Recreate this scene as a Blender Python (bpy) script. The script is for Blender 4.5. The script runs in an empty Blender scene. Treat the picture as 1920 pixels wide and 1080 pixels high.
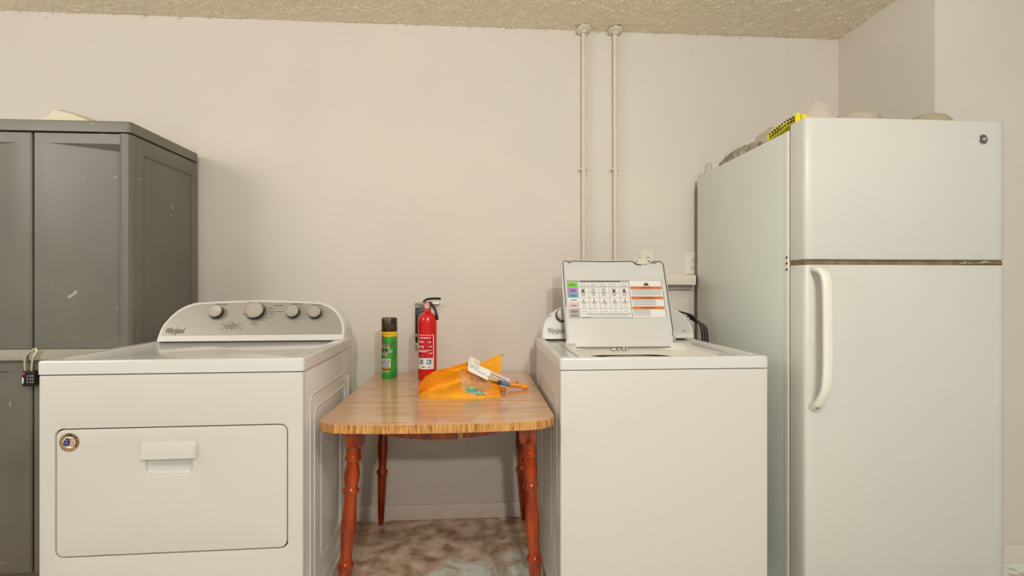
import bpy, bmesh, math, random
import numpy as np
from mathutils import Vector, Matrix, noise

SC = bpy.context.scene
COL = SC.collection
R = math.radians

# ------------------------------------------------------------------ camera
FPX = 954.0; TH = R(3.9); CH = 1.15
cam_d = bpy.data.cameras.new('camera'); cam = bpy.data.objects.new('camera', cam_d)
COL.objects.link(cam)
cam.location = (0, 0, CH); cam.rotation_euler = (R(90), 0, -TH)
cam_d.sensor_width = 36; cam_d.lens = FPX / 1920 * 36; cam_d.clip_start = .05
SC.camera = cam

# ------------------------------------------------------------------ world, lights, exposure
w = bpy.data.worlds.new('world'); SC.world = w; w.use_nodes = True
w.node_tree.nodes['Background'].inputs[0].default_value = (.93, .975, 1.0, 1)
w.node_tree.nodes['Background'].inputs[1].default_value = .46
def lamp(name, kind, loc, power, col, size=.1, aim=None, sy=None):
    d = bpy.data.lights.new(name, kind); d.energy = power; d.color = col
    if kind == 'AREA':
        d.shape = 'RECTANGLE'; d.size = size; d.size_y = sy or size
    else: d.shadow_soft_size = size
    o = bpy.data.objects.new(name, d); o.location = loc; COL.objects.link(o)
    if aim: o.rotation_euler = (Vector(aim) - Vector(loc)).to_track_quat('-Z', 'Y').to_euler()
    return o
lamp('ceiling_bulb', 'POINT', (.52, -.15, 2.28), 82, (.95, .99, 1.0), .035)
lamp('work_lamp', 'POINT', (.25, -2.4, 2.36), 270, (1.0, .91, .86), .06)
lamp('left_fill', 'AREA', (-2.5, .5, 2.15), 31, (1.0, .97, .92), .9, aim=(-.9, 2.4, 1.7))  # unseen soft fill, added to brighten the upper left wall and fridge side
SC.view_settings.view_transform = 'Standard'
SC.view_settings.look = 'None'
SC.view_settings.exposure = -0.60
SC.view_settings.gamma = 1.0
SC.view_settings.use_curve_mapping = False

# ------------------------------------------------------------------ geometry helpers
def ray(px, py):
    u = (px - 960) / FPX; v = -(py - 541) / FPX
    return Vector((u * math.cos(TH) + math.sin(TH), math.cos(TH) - u * math.sin(TH), v))
def atY(px, py, Y):
    d = ray(px, py); t = Y / d.y; return Vector((d.x * t, Y, CH + d.z * t))
def atZ(px, py, Z):
    d = ray(px, py); t = (Z - CH) / d.z; return Vector((d.x * t, d.y * t, Z))
def lin(c):
    return tuple(((v / 255) / 12.92 if v / 255 <= .04045 else ((v / 255 + .055) / 1.055) ** 2.4) for v in c)

def mat(name, rgb, rough=.5, metal=0, var=0, vs=6, bump=0, bs=60, coat=0, stretch=None, rgb2=None, spec=.5):
    m = bpy.data.materials.new(name); m.use_nodes = True
    nt = m.node_tree; b = nt.nodes['Principled BSDF']
    c = lin(rgb)
    b.inputs['Base Color'].default_value = (*c, 1)
    b.inputs['Roughness'].default_value = rough
    b.inputs['Metallic'].default_value = metal
    b.inputs['Specular IOR Level'].default_value = spec
    if coat:
        b.inputs['Coat Weight'].default_value = coat; b.inputs['Coat Roughness'].default_value = .08
    tc = nt.nodes.new('ShaderNodeTexCoord')
    src = tc.outputs['Object']
    if stretch:
        mp = nt.nodes.new('ShaderNodeMapping'); mp.inputs['Scale'].default_value = stretch
        nt.links.new(src, mp.inputs[0]); src = mp.outputs[0]
    if var or rgb2:
        n = nt.nodes.new('ShaderNodeTexNoise'); n.inputs['Scale'].default_value = vs
        n.inputs['Detail'].default_value = 5
        nt.links.new(src, n.inputs['Vector'])
        r = nt.nodes.new('ShaderNodeValToRGB')
        r.color_ramp.elements[0].position = .35; r.color_ramp.elements[1].position = .65
        c2 = lin(rgb2) if rgb2 else tuple(v * (1 - var) for v in c)
        r.color_ramp.elements[0].color = (*c2, 1)
        r.color_ramp.elements[1].color = (*(c if rgb2 else tuple(min(1, v * (1 + var)) for v in c)), 1)
        nt.links.new(n.outputs['Fac'], r.inputs[0]); nt.links.new(r.outputs[0], b.inputs['Base Color'])
    if bump:
        n2 = nt.nodes.new('ShaderNodeTexNoise'); n2.inputs['Scale'].default_value = bs
        n2.inputs['Detail'].default_value = 4
        nt.links.new(src, n2.inputs['Vector'])
        bn = nt.nodes.new('ShaderNodeBump'); bn.inputs['Strength'].default_value = bump
        bn.inputs['Distance'].default_value = .002
        nt.links.new(n2.outputs['Fac'], bn.inputs['Height']); nt.links.new(bn.outputs[0], b.inputs['Normal'])
    return m

def plastic_mat(name, tint=(235, 225, 205), alpha=.35, rough=.25):
    m = bpy.data.materials.new(name); m.use_nodes = True
    b = m.node_tree.nodes['Principled BSDF']
    b.inputs['Base Color'].default_value = (*lin(tint), 1)
    b.inputs['Roughness'].default_value = rough
    b.inputs['Alpha'].default_value = alpha
    return m

def finish(name, bm, m, parent=None, sharp=32, loc=None):
    bmesh.ops.remove_doubles(bm, verts=bm.verts, dist=1e-6)
    bmesh.ops.recalc_face_normals(bm, faces=bm.faces)
    me = bpy.data.meshes.new(name); bm.to_mesh(me); bm.free()
    for x in (m if isinstance(m, (list, tuple)) else [m]): me.materials.append(x)
    me.polygons.foreach_set('use_smooth', [True] * len(me.polygons))
    me.set_sharp_from_angle(angle=R(sharp))
    o = bpy.data.objects.new(name, me); COL.objects.link(o)
    if parent: o.parent = parent
    if loc: o.location = loc
    return o
def tag(o, label=None, cat=None, group=None, kind=None):
    if label: o['label'] = label
    if cat: o['category'] = cat
    if group: o['group'] = group
    if kind: o['kind'] = kind
    return o
def thing(name, loc, label, cat, rz=0, group=None):
    o = bpy.data.objects.new(name, None); COL.objects.link(o)
    o.empty_display_size = .05
    o.location = loc; o.rotation_euler = (0, 0, rz)
    return tag(o, label, cat, group)

def box(bm, x0, x1, y0, y1, z0, z1, b=0, seg=2):
    r = bmesh.ops.create_cube(bm, size=1)
    for v in r['verts']:
        v.co = ((x0 + x1) / 2 + v.co.x * (x1 - x0), (y0 + y1) / 2 + v.co.y * (y1 - y0), (z0 + z1) / 2 + v.co.z * (z1 - z0))
    if b:
        es = list({e for v in r['verts'] for e in v.link_edges})
        bmesh.ops.bevel(bm, geom=es, offset=b, segments=seg, affect='EDGES', profile=.5)
    return bm
def B(x0, x1, y0, y1, z0, z1, b=0, seg=2):
    return box(bmesh.new(), x0, x1, y0, y1, z0, z1, b, seg)
def loft(bm, rings, cap0=True, cap1=True, loop=False):
    vr = [[bm.verts.new(p) for p in rg] for rg in rings]
    n = len(rings[0]); k = len(vr)
    for i in range(k if loop else k - 1):
        a, b = vr[i], vr[(i + 1) % k]
        for j in range(n):
            try: bm.faces.new((a[j], a[(j + 1) % n], b[(j + 1) % n], b[j]))
            except ValueError: pass
    if not loop:
        if cap0: bm.faces.new(vr[0][::-1])
        if cap1: bm.faces.new(vr[-1])
    return bm
def rr(x0, x1, z0, z1, r, n=6):
    pts = []
    for cx, cz, a0 in ((x1 - r, z1 - r, 0), (x0 + r, z1 - r, 90), (x0 + r, z0 + r, 180), (x1 - r, z0 + r, 270)):
        for i in range(n + 1):
            a = R(a0 + 90 * i / n); pts.append((cx + r * math.cos(a), cz + r * math.sin(a)))
    return pts
XZ = lambda a, b, c: (a, c, b)       # outline in x,z ; depth c along y
XY = lambda a, b, c: (a, b, c)       # outline in x,y ; height c
def YZat(a, b, c): return (c, a, b)  # outline in y,z ; depth c along x
def slab(bm, x0, x1, z0, z1, c_back, c_front, r, b, T=XZ, n=6, seg=3):
    """rounded rectangle slab, bevelled rim on its front"""
    s = 1 if c_front > c_back else -1
    rings = [[T(p[0], p[1], c_back) for p in rr(x0, x1, z0, z1, r, n)]]
    for i in range(seg + 1):
        a = R(90 * i / seg); d = b * (1 - math.cos(a))
        rings.append([T(p[0], p[1], c_front - s * b * (1 - math.sin(a))) for p in rr(x0 + d, x1 - d, z0 + d, z1 - d, max(r - d, .0004), n)])
    return loft(bm, rings)
def frame_plate(bm, o, i, ro, ri, c_back, c_front, b=.003, T=XZ, n=6, bi=None):
    """plate with outer rect o and hole i (x0,x1,z0,z1)"""
    bi = b if bi is None else bi
    s = 1 if c_front > c_back else -1
    def rg(q, r, c, d): return [T(p[0], p[1], c) for p in rr(q[0] + d, q[1] - d, q[2] + d, q[3] - d, max(r - d, .0004), n)]
    rings = [rg(o, ro, c_back, 0)]
    for k in range(4):
        a = R(30 * k); d = b * (1 - math.cos(a)); rings.append(rg(o, ro, c_front - s * b * (1 - math.sin(a)), d))
    for k in range(4):
        a = R(90 - 30 * k); d = bi * (1 - math.cos(a)); rings.append(rg(i, ri, c_front - s * bi * (1 - math.sin(a)), -d))
    rings.append(rg(i, ri, c_back, 0))
    return loft(bm, rings, loop=True)
def lathe(bm, prof, M=Matrix(), n=24, caps=True):
    """prof: (r, h) along local z"""
    rings = [[M @ Vector((r * math.cos(2 * math.pi * k / n), r * math.sin(2 * math.pi * k / n), h)) for k in range(n)] for r, h in prof]
    return loft(bm, rings, caps, caps)
def tube(bm, pts, r, n=8, caps=True, flat=1.0):
    pts = [Vector(p) for p in pts]; rings = []; up = None
    for i, p in enumerate(pts):
        t = (pts[min(i + 1, len(pts) - 1)] - pts[max(i - 1, 0)]).normalized()
        if up is None:
            up = Vector((0, 0, 1)) if abs(t.z) < .9 else Vector((0, 1, 0))
        s = t.cross(up).normalized(); up = s.cross(t).normalized()
        rad = r[i] if isinstance(r, (list, tuple)) else r
        rings.append([p + s * rad * math.cos(2 * math.pi * k / n) + up * rad * flat * math.sin(2 * math.pi * k / n) for k in range(n)])
    return loft(bm, rings, caps, caps)
def smooth_path(pts, k=6):
    pts = [Vector(p) for p in pts]; out = []
    for i in range(len(pts) - 1):
        p0, p1, p2, p3 = pts[max(i - 1, 0)], pts[i], pts[i + 1], pts[min(i + 2, len(pts) - 1)]
        for j in range(k):
            t = j / k
            out.append(.5 * ((2 * p1) + (p2 - p0) * t + (2 * p0 - 5 * p1 + 4 * p2 - p3) * t * t + (3 * p1 - p0 - 3 * p2 + p3) * t ** 3))
    out.append(pts[-1]); return out
def axisM(o, d, x=None):
    d = Vector(d).normalized(); return Matrix.Translation(o) @ d.to_track_quat('Z', 'Y').to_matrix().to_4x4()
def N(v): return bmesh.new()

# ------------------------------------------------------------------ flat print helper (one mesh, several inks)
_tc = {}
def text_geo(s, shear=0):
    key = (s, shear)
    if key not in _tc:
        cu = bpy.data.curves.new('t', 'FONT'); cu.body = s; cu.size = 1; cu.align_x = 'CENTER'; cu.align_y = 'CENTER'
        cu.resolution_u = 3; cu.shear = shear; cu.offset = .012
        ob = bpy.data.objects.new('t', cu); COL.objects.link(ob)
        dg = bpy.context.evaluated_depsgraph_get(); dg.update()
        me = bpy.data.meshes.new_from_object(ob.evaluated_get(dg))
        _tc[key] = ([tuple(v.co[:2]) for v in me.vertices], [tuple(p.vertices) for p in me.polygons])
        bpy.data.objects.remove(ob); bpy.data.curves.remove(cu); bpy.data.meshes.remove(me)
    return _tc[key]
class Print:
    def __init__(s, T, step=.0004): s.T = T; s.v = []; s.f = []; s.m = []; s.mats = []; s.step = step
    def mi(s, m):
        if m not in s.mats: s.mats.append(m)
        return s.mats.index(m)
    def poly(s, pts, m, layer=1):
        k = len(s.v); s.v += [s.T(a, b, layer * s.step) for a, b in pts]
        s.f.append(tuple(range(k, k + len(pts)))); s.m.append(s.mi(m))
    def rect(s, x0, x1, z0, z1, m, layer=1, nx=1):
        for i in range(nx):
            a = x0 + (x1 - x0) * i / nx; b = x0 + (x1 - x0) * (i + 1) / nx
            s.poly([(a, z0), (b, z0), (b, z1), (a, z1)], m, layer)
    def disc(s, cx, cz, r, m, layer=1, n=28, rx=1, a0=0, a1=360):
        s.poly([(cx + r * rx * math.cos(R(a0 + (a1 - a0) * k / n)), cz + r * math.sin(R(a0 + (a1 - a0) * k / n))) for k in range(n if a1 - a0 >= 360 else n + 1)], m, layer)
    def ring(s, cx, cz, r0, r1, m, layer=1, n=28, rx=1, rot=0, a0=0, a1=360):
        for k in range(n):
            p = []
            for (r, kk) in ((r0, k), (r1, k), (r1, k + 1), (r0, k + 1)):
                a = R(a0 + (a1 - a0) * kk / n); x = r * rx * math.cos(a); z = r * math.sin(a)
                p.append((cx + x * math.cos(rot) - z * math.sin(rot), cz + x * math.sin(rot) + z * math.cos(rot)))
            s.poly(p, m, layer)
    def text(s, t, cx, cz, size, m, layer=2, shear=0, sx=1, rot=0, width=None):
        V, F = text_geo(t, shear)
        if width:
            ww = max(v[0] for v in V) - min(v[0] for v in V); sx = width / (ww * size)
        k = len(s.v)
        for a, b in V:
            a *= size * sx; b *= size
            s.v.append(s.T(cx + a * math.cos(rot) - b * math.sin(rot), cz + a * math.sin(rot) + b * math.cos(rot), layer * s.step))
        for f in F: s.f.append(tuple(i + k for i in f)); s.m.append(s.mi(m))
    def dashes(s, x0, x1, z, h, m, layer=2, seed=0, wmin=1.2, wmax=3.5):
        rnd = random.Random(seed); x = x0
        while x < x1:
            ww = min(rnd.uniform(wmin, wmax) * h, x1 - x)
            hh = h * rnd.uniform(.7, 1)
            s.rect(x, x + ww, z - hh / 2, z + hh / 2, m, layer); x += ww + h * .55
    def build(s, name, parent=None):
        me = bpy.data.meshes.new(name); me.from_pydata(s.v, [], s.f); me.update()
        for m in s.mats: me.materials.append(m)
        me.polygons.foreach_set('material_index', s.m)
        o = bpy.data.objects.new(name, me); COL.objects.link(o)
        if parent: o.parent = parent
        return o

# ------------------------------------------------------------------ materials
M = {}
M['wall'] = mat('wall_paint', (223, 215, 203), .75, var=.025, vs=1.6, bump=.25, bs=25)
M['wall_r'] = M['wall']
M['trim'] = mat('trim_paint', (231, 221, 207), .55, var=.03, vs=9, bump=.1)
M['enamel'] = mat('white_enamel', (218, 216, 210), .2, var=.01, vs=2, coat=.4)
M['enamel_front'] = mat('white_enamel_front', (214, 208, 200), .36, var=.01, vs=2)
M['fridge'] = mat('fridge_enamel', (212, 210, 202), .36, var=.012, vs=3, bump=.06, bs=400)
M['fridge_side'] = mat('fridge_side_enamel', (220, 225, 216), .30, var=.02, vs=3, bump=.12, bs=350)
M['gap'] = mat('dark_gasket', (58, 50, 40), .8)
M['gasket'] = mat('aged_gasket', (128, 113, 88), .7, var=.25, vs=30)
M['rust'] = mat('rusty_metal', (110, 82, 50), .6, .3, rgb2=(200, 190, 165), vs=60)
M['white_plastic'] = mat('white_plastic', (234, 229, 217), .35)
M['conduit'] = mat('painted_conduit', (222, 213, 197), .6, var=.03, vs=12)
M['black'] = mat('black_plastic', (22, 21, 20), .35)
M['ink'] = mat('dark_ink', (62, 58, 54), .6)
M['ink2'] = mat('grey_ink', (122, 119, 113), .6)
M['chrome'] = mat('satin_chrome', (200, 196, 188), .22, .85)
M['steel'] = mat('dull_steel', (176, 172, 160), .35, .7)
M['brass'] = mat('brass', (205, 185, 110), .35, .6)
M['red'] = mat('extinguisher_red', (214, 8, 10), .25, coat=.5)
M['red_label'] = mat('label_red', (198, 14, 28), .4)
M['red_gauge'] = mat('gauge_red', (205, 60, 70), .3)
M['paper'] = mat('white_print', (238, 235, 228), .5)
M['blue'] = mat('blue_print', (66, 130, 168), .5)
M['navy'] = mat('navy_print', (32, 34, 88), .5)
M['orange'] = mat('orange_print', (214, 118, 48), .5)
M['green_print'] = mat('green_print', (116, 200, 62), .5)
M['purple'] = mat('purple_print', (190, 130, 205), .5)
M['sky'] = mat('sky_print', (112, 168, 208), .5)
M['pink'] = mat('pink_print', (222, 200, 204), .5)
M['greyp'] = mat('grey_print', (176, 174, 168), .5)
M['gold'] = mat('sticker_gold', (176, 138, 88), .45, rgb2=(140, 108, 70), vs=90)
M['can_green'] = mat('can_green', (20, 130, 42), .3, rgb2=(70, 175, 60), vs=22, coat=.3)
M['can_yellow'] = mat('can_yellow', (240, 205, 40), .35)
M['can_black'] = mat('can_cap', (34, 28, 18), .3, rgb2=(88, 74, 46), vs=45, stretch=(1, 1, 1))
M['yellow_tape'] = mat('tape_yellow', (232, 218, 40), .4)
M['cloth'] = mat('yellow_cloth', (246, 170, 26), .75, var=.10, vs=18, bump=.3, bs=700)
M['green_gel'] = mat('green_gel', (36, 168, 118), .15, rgb2=(110, 205, 165), vs=60, coat=.5)
M['tool_orange'] = mat('tool_orange', (240, 150, 34), .35)
M['clear'] = plastic_mat('clear_plastic', (250, 236, 214), .18, .12)
M['clear2'] = plastic_mat('milky_plastic', (214, 202, 182), .5, .3)
M['cab'] = mat('cabinet_resin', (112, 109, 97), .42, var=.07, vs=3, bump=.05, bs=300)
M['cab_band_lit'] = mat('cabinet_band_lit_resin', (164, 158, 144), .4, var=.05, vs=5)  # cabinet resin lightened: light on the lip's upward slope put into its colour
M['leg'] = mat('stained_wood', (166, 62, 2), .16, rgb2=(116, 28, 0), vs=7, stretch=(5, 5, 1), coat=0, spec=.45)

def scuffs(m, col, sc, thr):
    nt = m.node_tree; b = nt.nodes['Principled BSDF']; src = b.inputs['Base Color'].links[0].from_socket
    tc = nt.nodes.new('ShaderNodeTexCoord'); n = nt.nodes.new('ShaderNodeTexNoise'); n.inputs['Scale'].default_value = sc; n.inputs['Detail'].default_value = 4; n.inputs['Distortion'].default_value = 1.2
    nt.links.new(tc.outputs['Object'], n.inputs['Vector'])
    r_ = nt.nodes.new('ShaderNodeMapRange'); r_.inputs[1].default_value = thr; r_.inputs[2].default_value = thr + .04; nt.links.new(n.outputs['Fac'], r_.inputs[0])
    mx = nt.nodes.new('ShaderNodeMix'); mx.data_type = 'RGBA'; nt.links.new(r_.outputs[0], mx.inputs[0]); nt.links.new(src, mx.inputs[6]); mx.inputs[7].default_value = (*lin(col), 1)
    nt.links.new(mx.outputs[2], b.inputs['Base Color'])
scuffs(M['cab'], (172, 170, 158), 16, .70)
# console facings: satin grey with a smeared residue patch
def facing(name, cx, cz):
    m = mat(name, (172, 167, 158), .36, .4)
    nt = m.node_tree; b = nt.nodes['Principled BSDF']
    tc = nt.nodes.new('ShaderNodeTexCoord'); mp = nt.nodes.new('ShaderNodeMapping')
    mp.inputs['Location'].default_value = (-cx, 0, -cz)
    nt.links.new(tc.outputs['Object'], mp.inputs[0])
    mp2 = nt.nodes.new('ShaderNodeMapping'); mp2.inputs['Rotation'].default_value = (0, R(-40), 0); mp2.inputs['Scale'].default_value = (22, 0, 50)
    nt.links.new(mp.outputs[0], mp2.inputs[0])
    ln = nt.nodes.new('ShaderNodeVectorMath'); ln.operation = 'LENGTH'; nt.links.new(mp2.outputs[0], ln.inputs[0])
    n = nt.nodes.new('ShaderNodeTexNoise'); n.inputs['Scale'].default_value = 160; n.inputs['Detail'].default_value = 3
    nt.links.new(tc.outputs['Object'], n.inputs['Vector'])
    a = nt.nodes.new('ShaderNodeMath'); a.operation = 'SUBTRACT'; nt.links.new(n.outputs['Fac'], a.inputs[0])
    sc = nt.nodes.new('ShaderNodeMath'); sc.operation = 'MULTIPLY'; sc.inputs[1].default_value = .28; nt.links.new(ln.outputs['Value'], sc.inputs[0])
    nt.links.new(sc.outputs[0], a.inputs[1])
    r = nt.nodes.new('ShaderNodeValToRGB'); r.color_ramp.elements[0].position = .26; r.color_ramp.elements[1].position = .38
    r.color_ramp.elements[0].color = (*lin((172, 167, 158)), 1); r.color_ramp.elements[1].color = (*lin((134, 128, 118)), 1)
    nt.links.new(a.outputs[0], r.inputs[0]); nt.links.new(r.outputs[0], b.inputs['Base Color'])
    return m
M['facing'] = facing('console_facing_stained', -.075, 1.0)
M['knob'] = mat('satin_knob', (190, 184, 174), .3, .5)
M['facing_clean'] = mat('console_facing', (200, 198, 192), .4, .2)

# table laminate
def wood(name, c1, c2, sc, stretch, rough):
    m = mat(name, c1, rough, coat=.25)
    nt = m.node_tree; b = nt.nodes['Principled BSDF']
    tc = nt.nodes.new('ShaderNodeTexCoord'); mp = nt.nodes.new('ShaderNodeMapping'); mp.inputs['Scale'].default_value = stretch
    nt.links.new(tc.outputs['Object'], mp.inputs[0])
    n = nt.nodes.new('ShaderNodeTexNoise'); n.inputs['Scale'].default_value = sc; n.inputs['Detail'].default_value = 7; n.inputs['Distortion'].default_value = .6
    nt.links.new(mp.outputs[0], n.inputs['Vector'])
    r = nt.nodes.new('ShaderNodeValToRGB'); e = r.color_ramp.elements
    e[0].position = .34; e[0].color = (*lin(c2), 1); e[1].position = .62; e[1].color = (*lin(c1), 1)
    nt.links.new(n.outputs['Fac'], r.inputs[0]); nt.links.new(r.outputs[0], b.inputs['Base Color'])
    return m
M['table'] = wood('table_laminate', (220, 178, 142), (200, 154, 116), 3.0, (1.5, 10, 3), .17)
M['table_edge'] = wood('table_edge_band', (216, 160, 86), (150, 88, 30), 4.0, (45, 45, 4), .4)

def floor_mat():
    m = bpy.data.materials.new('painted_concrete'); m.use_nodes = True
    nt = m.node_tree; L = nt.links.new; b = nt.nodes['Principled BSDF']
    tc = nt.nodes.new('ShaderNodeTexCoord')
    def nz(sc, det=6, dis=0):
        n = nt.nodes.new('ShaderNodeTexNoise'); n.inputs['Scale'].default_value = sc; n.inputs['Detail'].default_value = det
        n.inputs['Distortion'].default_value = dis; L(tc.outputs['Object'], n.inputs['Vector']); return n.outputs['Fac']
    def ramp(f, *st):
        r = nt.nodes.new('ShaderNodeValToRGB'); e = r.color_ramp.elements
        while len(e) < len(st): e.new(.5)
        for i, (p, c) in enumerate(st): e[i].position = p; e[i].color = (*lin(c), 1)
        L(f, r.inputs[0]); return r.outputs[0]
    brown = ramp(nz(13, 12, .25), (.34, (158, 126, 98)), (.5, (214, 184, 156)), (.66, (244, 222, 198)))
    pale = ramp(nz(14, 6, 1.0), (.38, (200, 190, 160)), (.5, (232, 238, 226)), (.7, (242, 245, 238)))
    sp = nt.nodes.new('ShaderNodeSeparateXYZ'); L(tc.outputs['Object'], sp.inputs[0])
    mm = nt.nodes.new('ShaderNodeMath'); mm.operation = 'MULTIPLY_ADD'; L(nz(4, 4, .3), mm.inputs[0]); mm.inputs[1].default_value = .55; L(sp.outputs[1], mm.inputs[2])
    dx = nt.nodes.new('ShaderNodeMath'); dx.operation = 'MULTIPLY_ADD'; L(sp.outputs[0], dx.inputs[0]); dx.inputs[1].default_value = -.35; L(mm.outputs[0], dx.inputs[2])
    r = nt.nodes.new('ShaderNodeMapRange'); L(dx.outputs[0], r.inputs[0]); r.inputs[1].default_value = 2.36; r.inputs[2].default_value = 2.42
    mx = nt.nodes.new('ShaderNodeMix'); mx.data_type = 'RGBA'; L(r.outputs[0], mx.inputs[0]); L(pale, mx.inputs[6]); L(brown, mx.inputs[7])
    L(mx.outputs[2], b.inputs['Base Color'])
    b.inputs['Roughness'].default_value = .28
    bn = nt.nodes.new('ShaderNodeBump'); bn.inputs['Strength'].default_value = .25; bn.inputs['Distance'].default_value = .003
    L(nz(30, 6), bn.inputs['Height']); L(bn.outputs[0], b.inputs['Normal'])
    return m
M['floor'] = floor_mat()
M['ceiling'] = mat('popcorn_texture', (253, 245, 228), .95, rgb2=(222, 204, 176), vs=170, bump=.5, bs=220)

# ------------------------------------------------------------------ room
mat_hole = mat('nail_mark', (120, 104, 86), .8)
YW = 2.557; XC = 1.897; YR = 1.99; ZC = 2.462
def struct(name, bm, m, parent=None):
    o = finish(name, bm, m, parent)
    if not parent: o['kind'] = 'structure'
    return o
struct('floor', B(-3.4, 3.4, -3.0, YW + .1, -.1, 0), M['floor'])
struct('wall_back', B(-3.4, XC + .1, YW, YW + .1, 0, ZC + .1), M['wall'])
struct('wall_alcove', B(XC, XC + .1, YR + .1, YW, 0, ZC + .1), M['wall'])
struct('wall_right', B(XC, 3.4, YR, YR + .1, 0, ZC + .1), M['wall'])
# ceiling: slab plus a really lumpy popcorn skin where it shows
def ceiling():
    x0, x1, y0, y1 = -3.4, 3.4, .9, YW + .003
    nx, ny = 1300, 320
    rs = np.random.RandomState(4)
    def sm(a, k):
        for _ in range(k):
            a = (a + np.roll(a, 1, 0) + np.roll(a, -1, 0) + np.roll(a, 1, 1) + np.roll(a, -1, 1)) / 5
        return a / a.std()
    h = sm(rs.randn(ny, nx), 1) * .0011 + sm(rs.randn(ny, nx), 6) * .0009
    h = np.clip(h, -.0025, .006)
    X, Y = np.meshgrid(np.linspace(x0, x1, nx), np.linspace(y0, y1, ny))
    Z = ZC - .003 - h
    v = np.stack([X, Y, Z], -1).reshape(-1, 3)
    i = np.arange(ny * nx).reshape(ny, nx)
    f = np.stack([i[:-1, :-1], i[1:, :-1], i[1:, 1:], i[:-1, 1:]], -1).reshape(-1, 4)
    me = bpy.data.meshes.new('ceiling'); me.from_pydata(v.tolist(), [], f.tolist()); me.update()
    me.materials.append(M['ceiling'])
    k = len(me.vertices)
    bm = bmesh.new(); bm.from_mesh(me); box(bm, x0, 3.4, -1.6, YW + .1, ZC + .004, ZC + .1); box(bm, x0, 3.4, -1.6, .9, ZC - .003, ZC + .004)
    bm.to_mesh(me); bm.free()
    o = bpy.data.objects.new('ceiling', me); COL.objects.link(o); o['kind'] = 'structure'
ceiling()
struct('baseboard_back', B(-3.4, XC, YW - .012, YW, 0, .075, .004), M['trim'])
struct('baseboard_alcove', B(XC - .012, XC, YR, YW - .012, 0, .075, .004), M['trim'])
struct('baseboard_right', B(XC - .012, 3.4, YR - .012, YR, 0, .073, .004), M['trim'])
# crumbled joint between wall and ceiling, small flakes
rnd = random.Random(8)
bm = bmesh.new()
for k in range(70):
    x = rnd.choice([rnd.uniform(-2.3, -1.4), rnd.uniform(-.4, .2), rnd.uniform(.55, .72), rnd.uniform(.8, XC), rnd.uniform(-2.6, XC)])
    r = rnd.uniform(.002, .0045)
    q = bmesh.ops.create_icosphere(bm, subdivisions=1, radius=r, matrix=Matrix.Translation((x, YW - rnd.uniform(0, .006), ZC - .004 - rnd.uniform(0, .01))) @ Matrix.Diagonal((rnd.uniform(1, 4), 1, .6, 1)))
t = struct('trim_1', bm, M['ceiling']); t['label'] = 'crumbling texture along the ceiling joint'
wb = bpy.data.objects['wall_back']
for k, (px, py) in enumerate(((88, 35), (372, 237), (371, 255), (800, 266), (1298, 99), (1299, 121), (1475, 101), (1488, 120), (1534, 91), (1563, 101), (1566, 119), (1563, 140), (1534, 120), (511, 526), (845, 510), (1041, 281), (879, 832), (850, 238))):
    c = atY(px, py, YW)
    bm = bmesh.new(); lathe(bm, [(.0024 - .0005 * (k % 3), 0), (.002 - .0005 * (k % 3), .0008)], axisM(c, (0, -1, 0)), 7); finish('nail_hole', bm, mat_hole, wb)
# low board on the wall behind the washer
struct('trim_2', B(.74, 1.085, YW - .014, YW, .60, 1.105, .003), M['trim'])

# ------------------------------------------------------------------ conduits
def conduit(px, pxb, label, tilt):
    p = atY(px, 60, YW - .026); q = atY(pxb, 480, YW - .026)
    t = thing('conduit_pipe', (p.x, YW - .026, .95), label, 'pipe', group='conduits up the wall')
    dx = p.x - q.x
    pts = [(-dx * .55, 0, 0), (-dx * .3, 0, .5), (0, 0, ZC - .95 - .01)]
    finish('pipe', tube(bmesh.new(), pts, .0115, 16), M['conduit'], t)
    bm = bmesh.new()
    Mt = Matrix.Translation((.0, -.010, ZC - .95 - .016)) @ Matrix.Rotation(R(tilt), 4, 'X') @ Matrix.Rotation(R(tilt * .4), 4, 'Y')
    lathe(bm, [(.036, .004), (.037, 0), (.036, -.005), (.026, -.009), (.0135, -.011), (.012, -.02)], Mt, 28)
    finish('ceiling_plate', bm, M['conduit'], t)
    zc = atY(px, 318, YW - .026).z - .95
    bm = bmesh.new()
    box(bm, -.026, .026, .020, .0255, zc - .008, zc + .008, .001)
    tube(bm, [(-.015 * math.cos(a) - dx * .2, .003 - .015 * math.sin(a), zc) for a in [R(x) for x in range(-30, 211, 20)]], .0035, 6, flat=2.0)
    for s in (-1, 1): lathe(bm, [(.004, 0), (.004, .002), (.002, .0035)], axisM((s * .0215, .020, zc), (0, -1, 0)), 8)
    finish('pipe_clamp', bm, M['conduit'], t)
conduit(1094, 1096, 'thin cream painted conduit, left of the pair running up to ceiling', -13)
conduit(1153, 1155.5, 'thin cream painted conduit, right of the pair, its ceiling plate drooping', -6)

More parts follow.
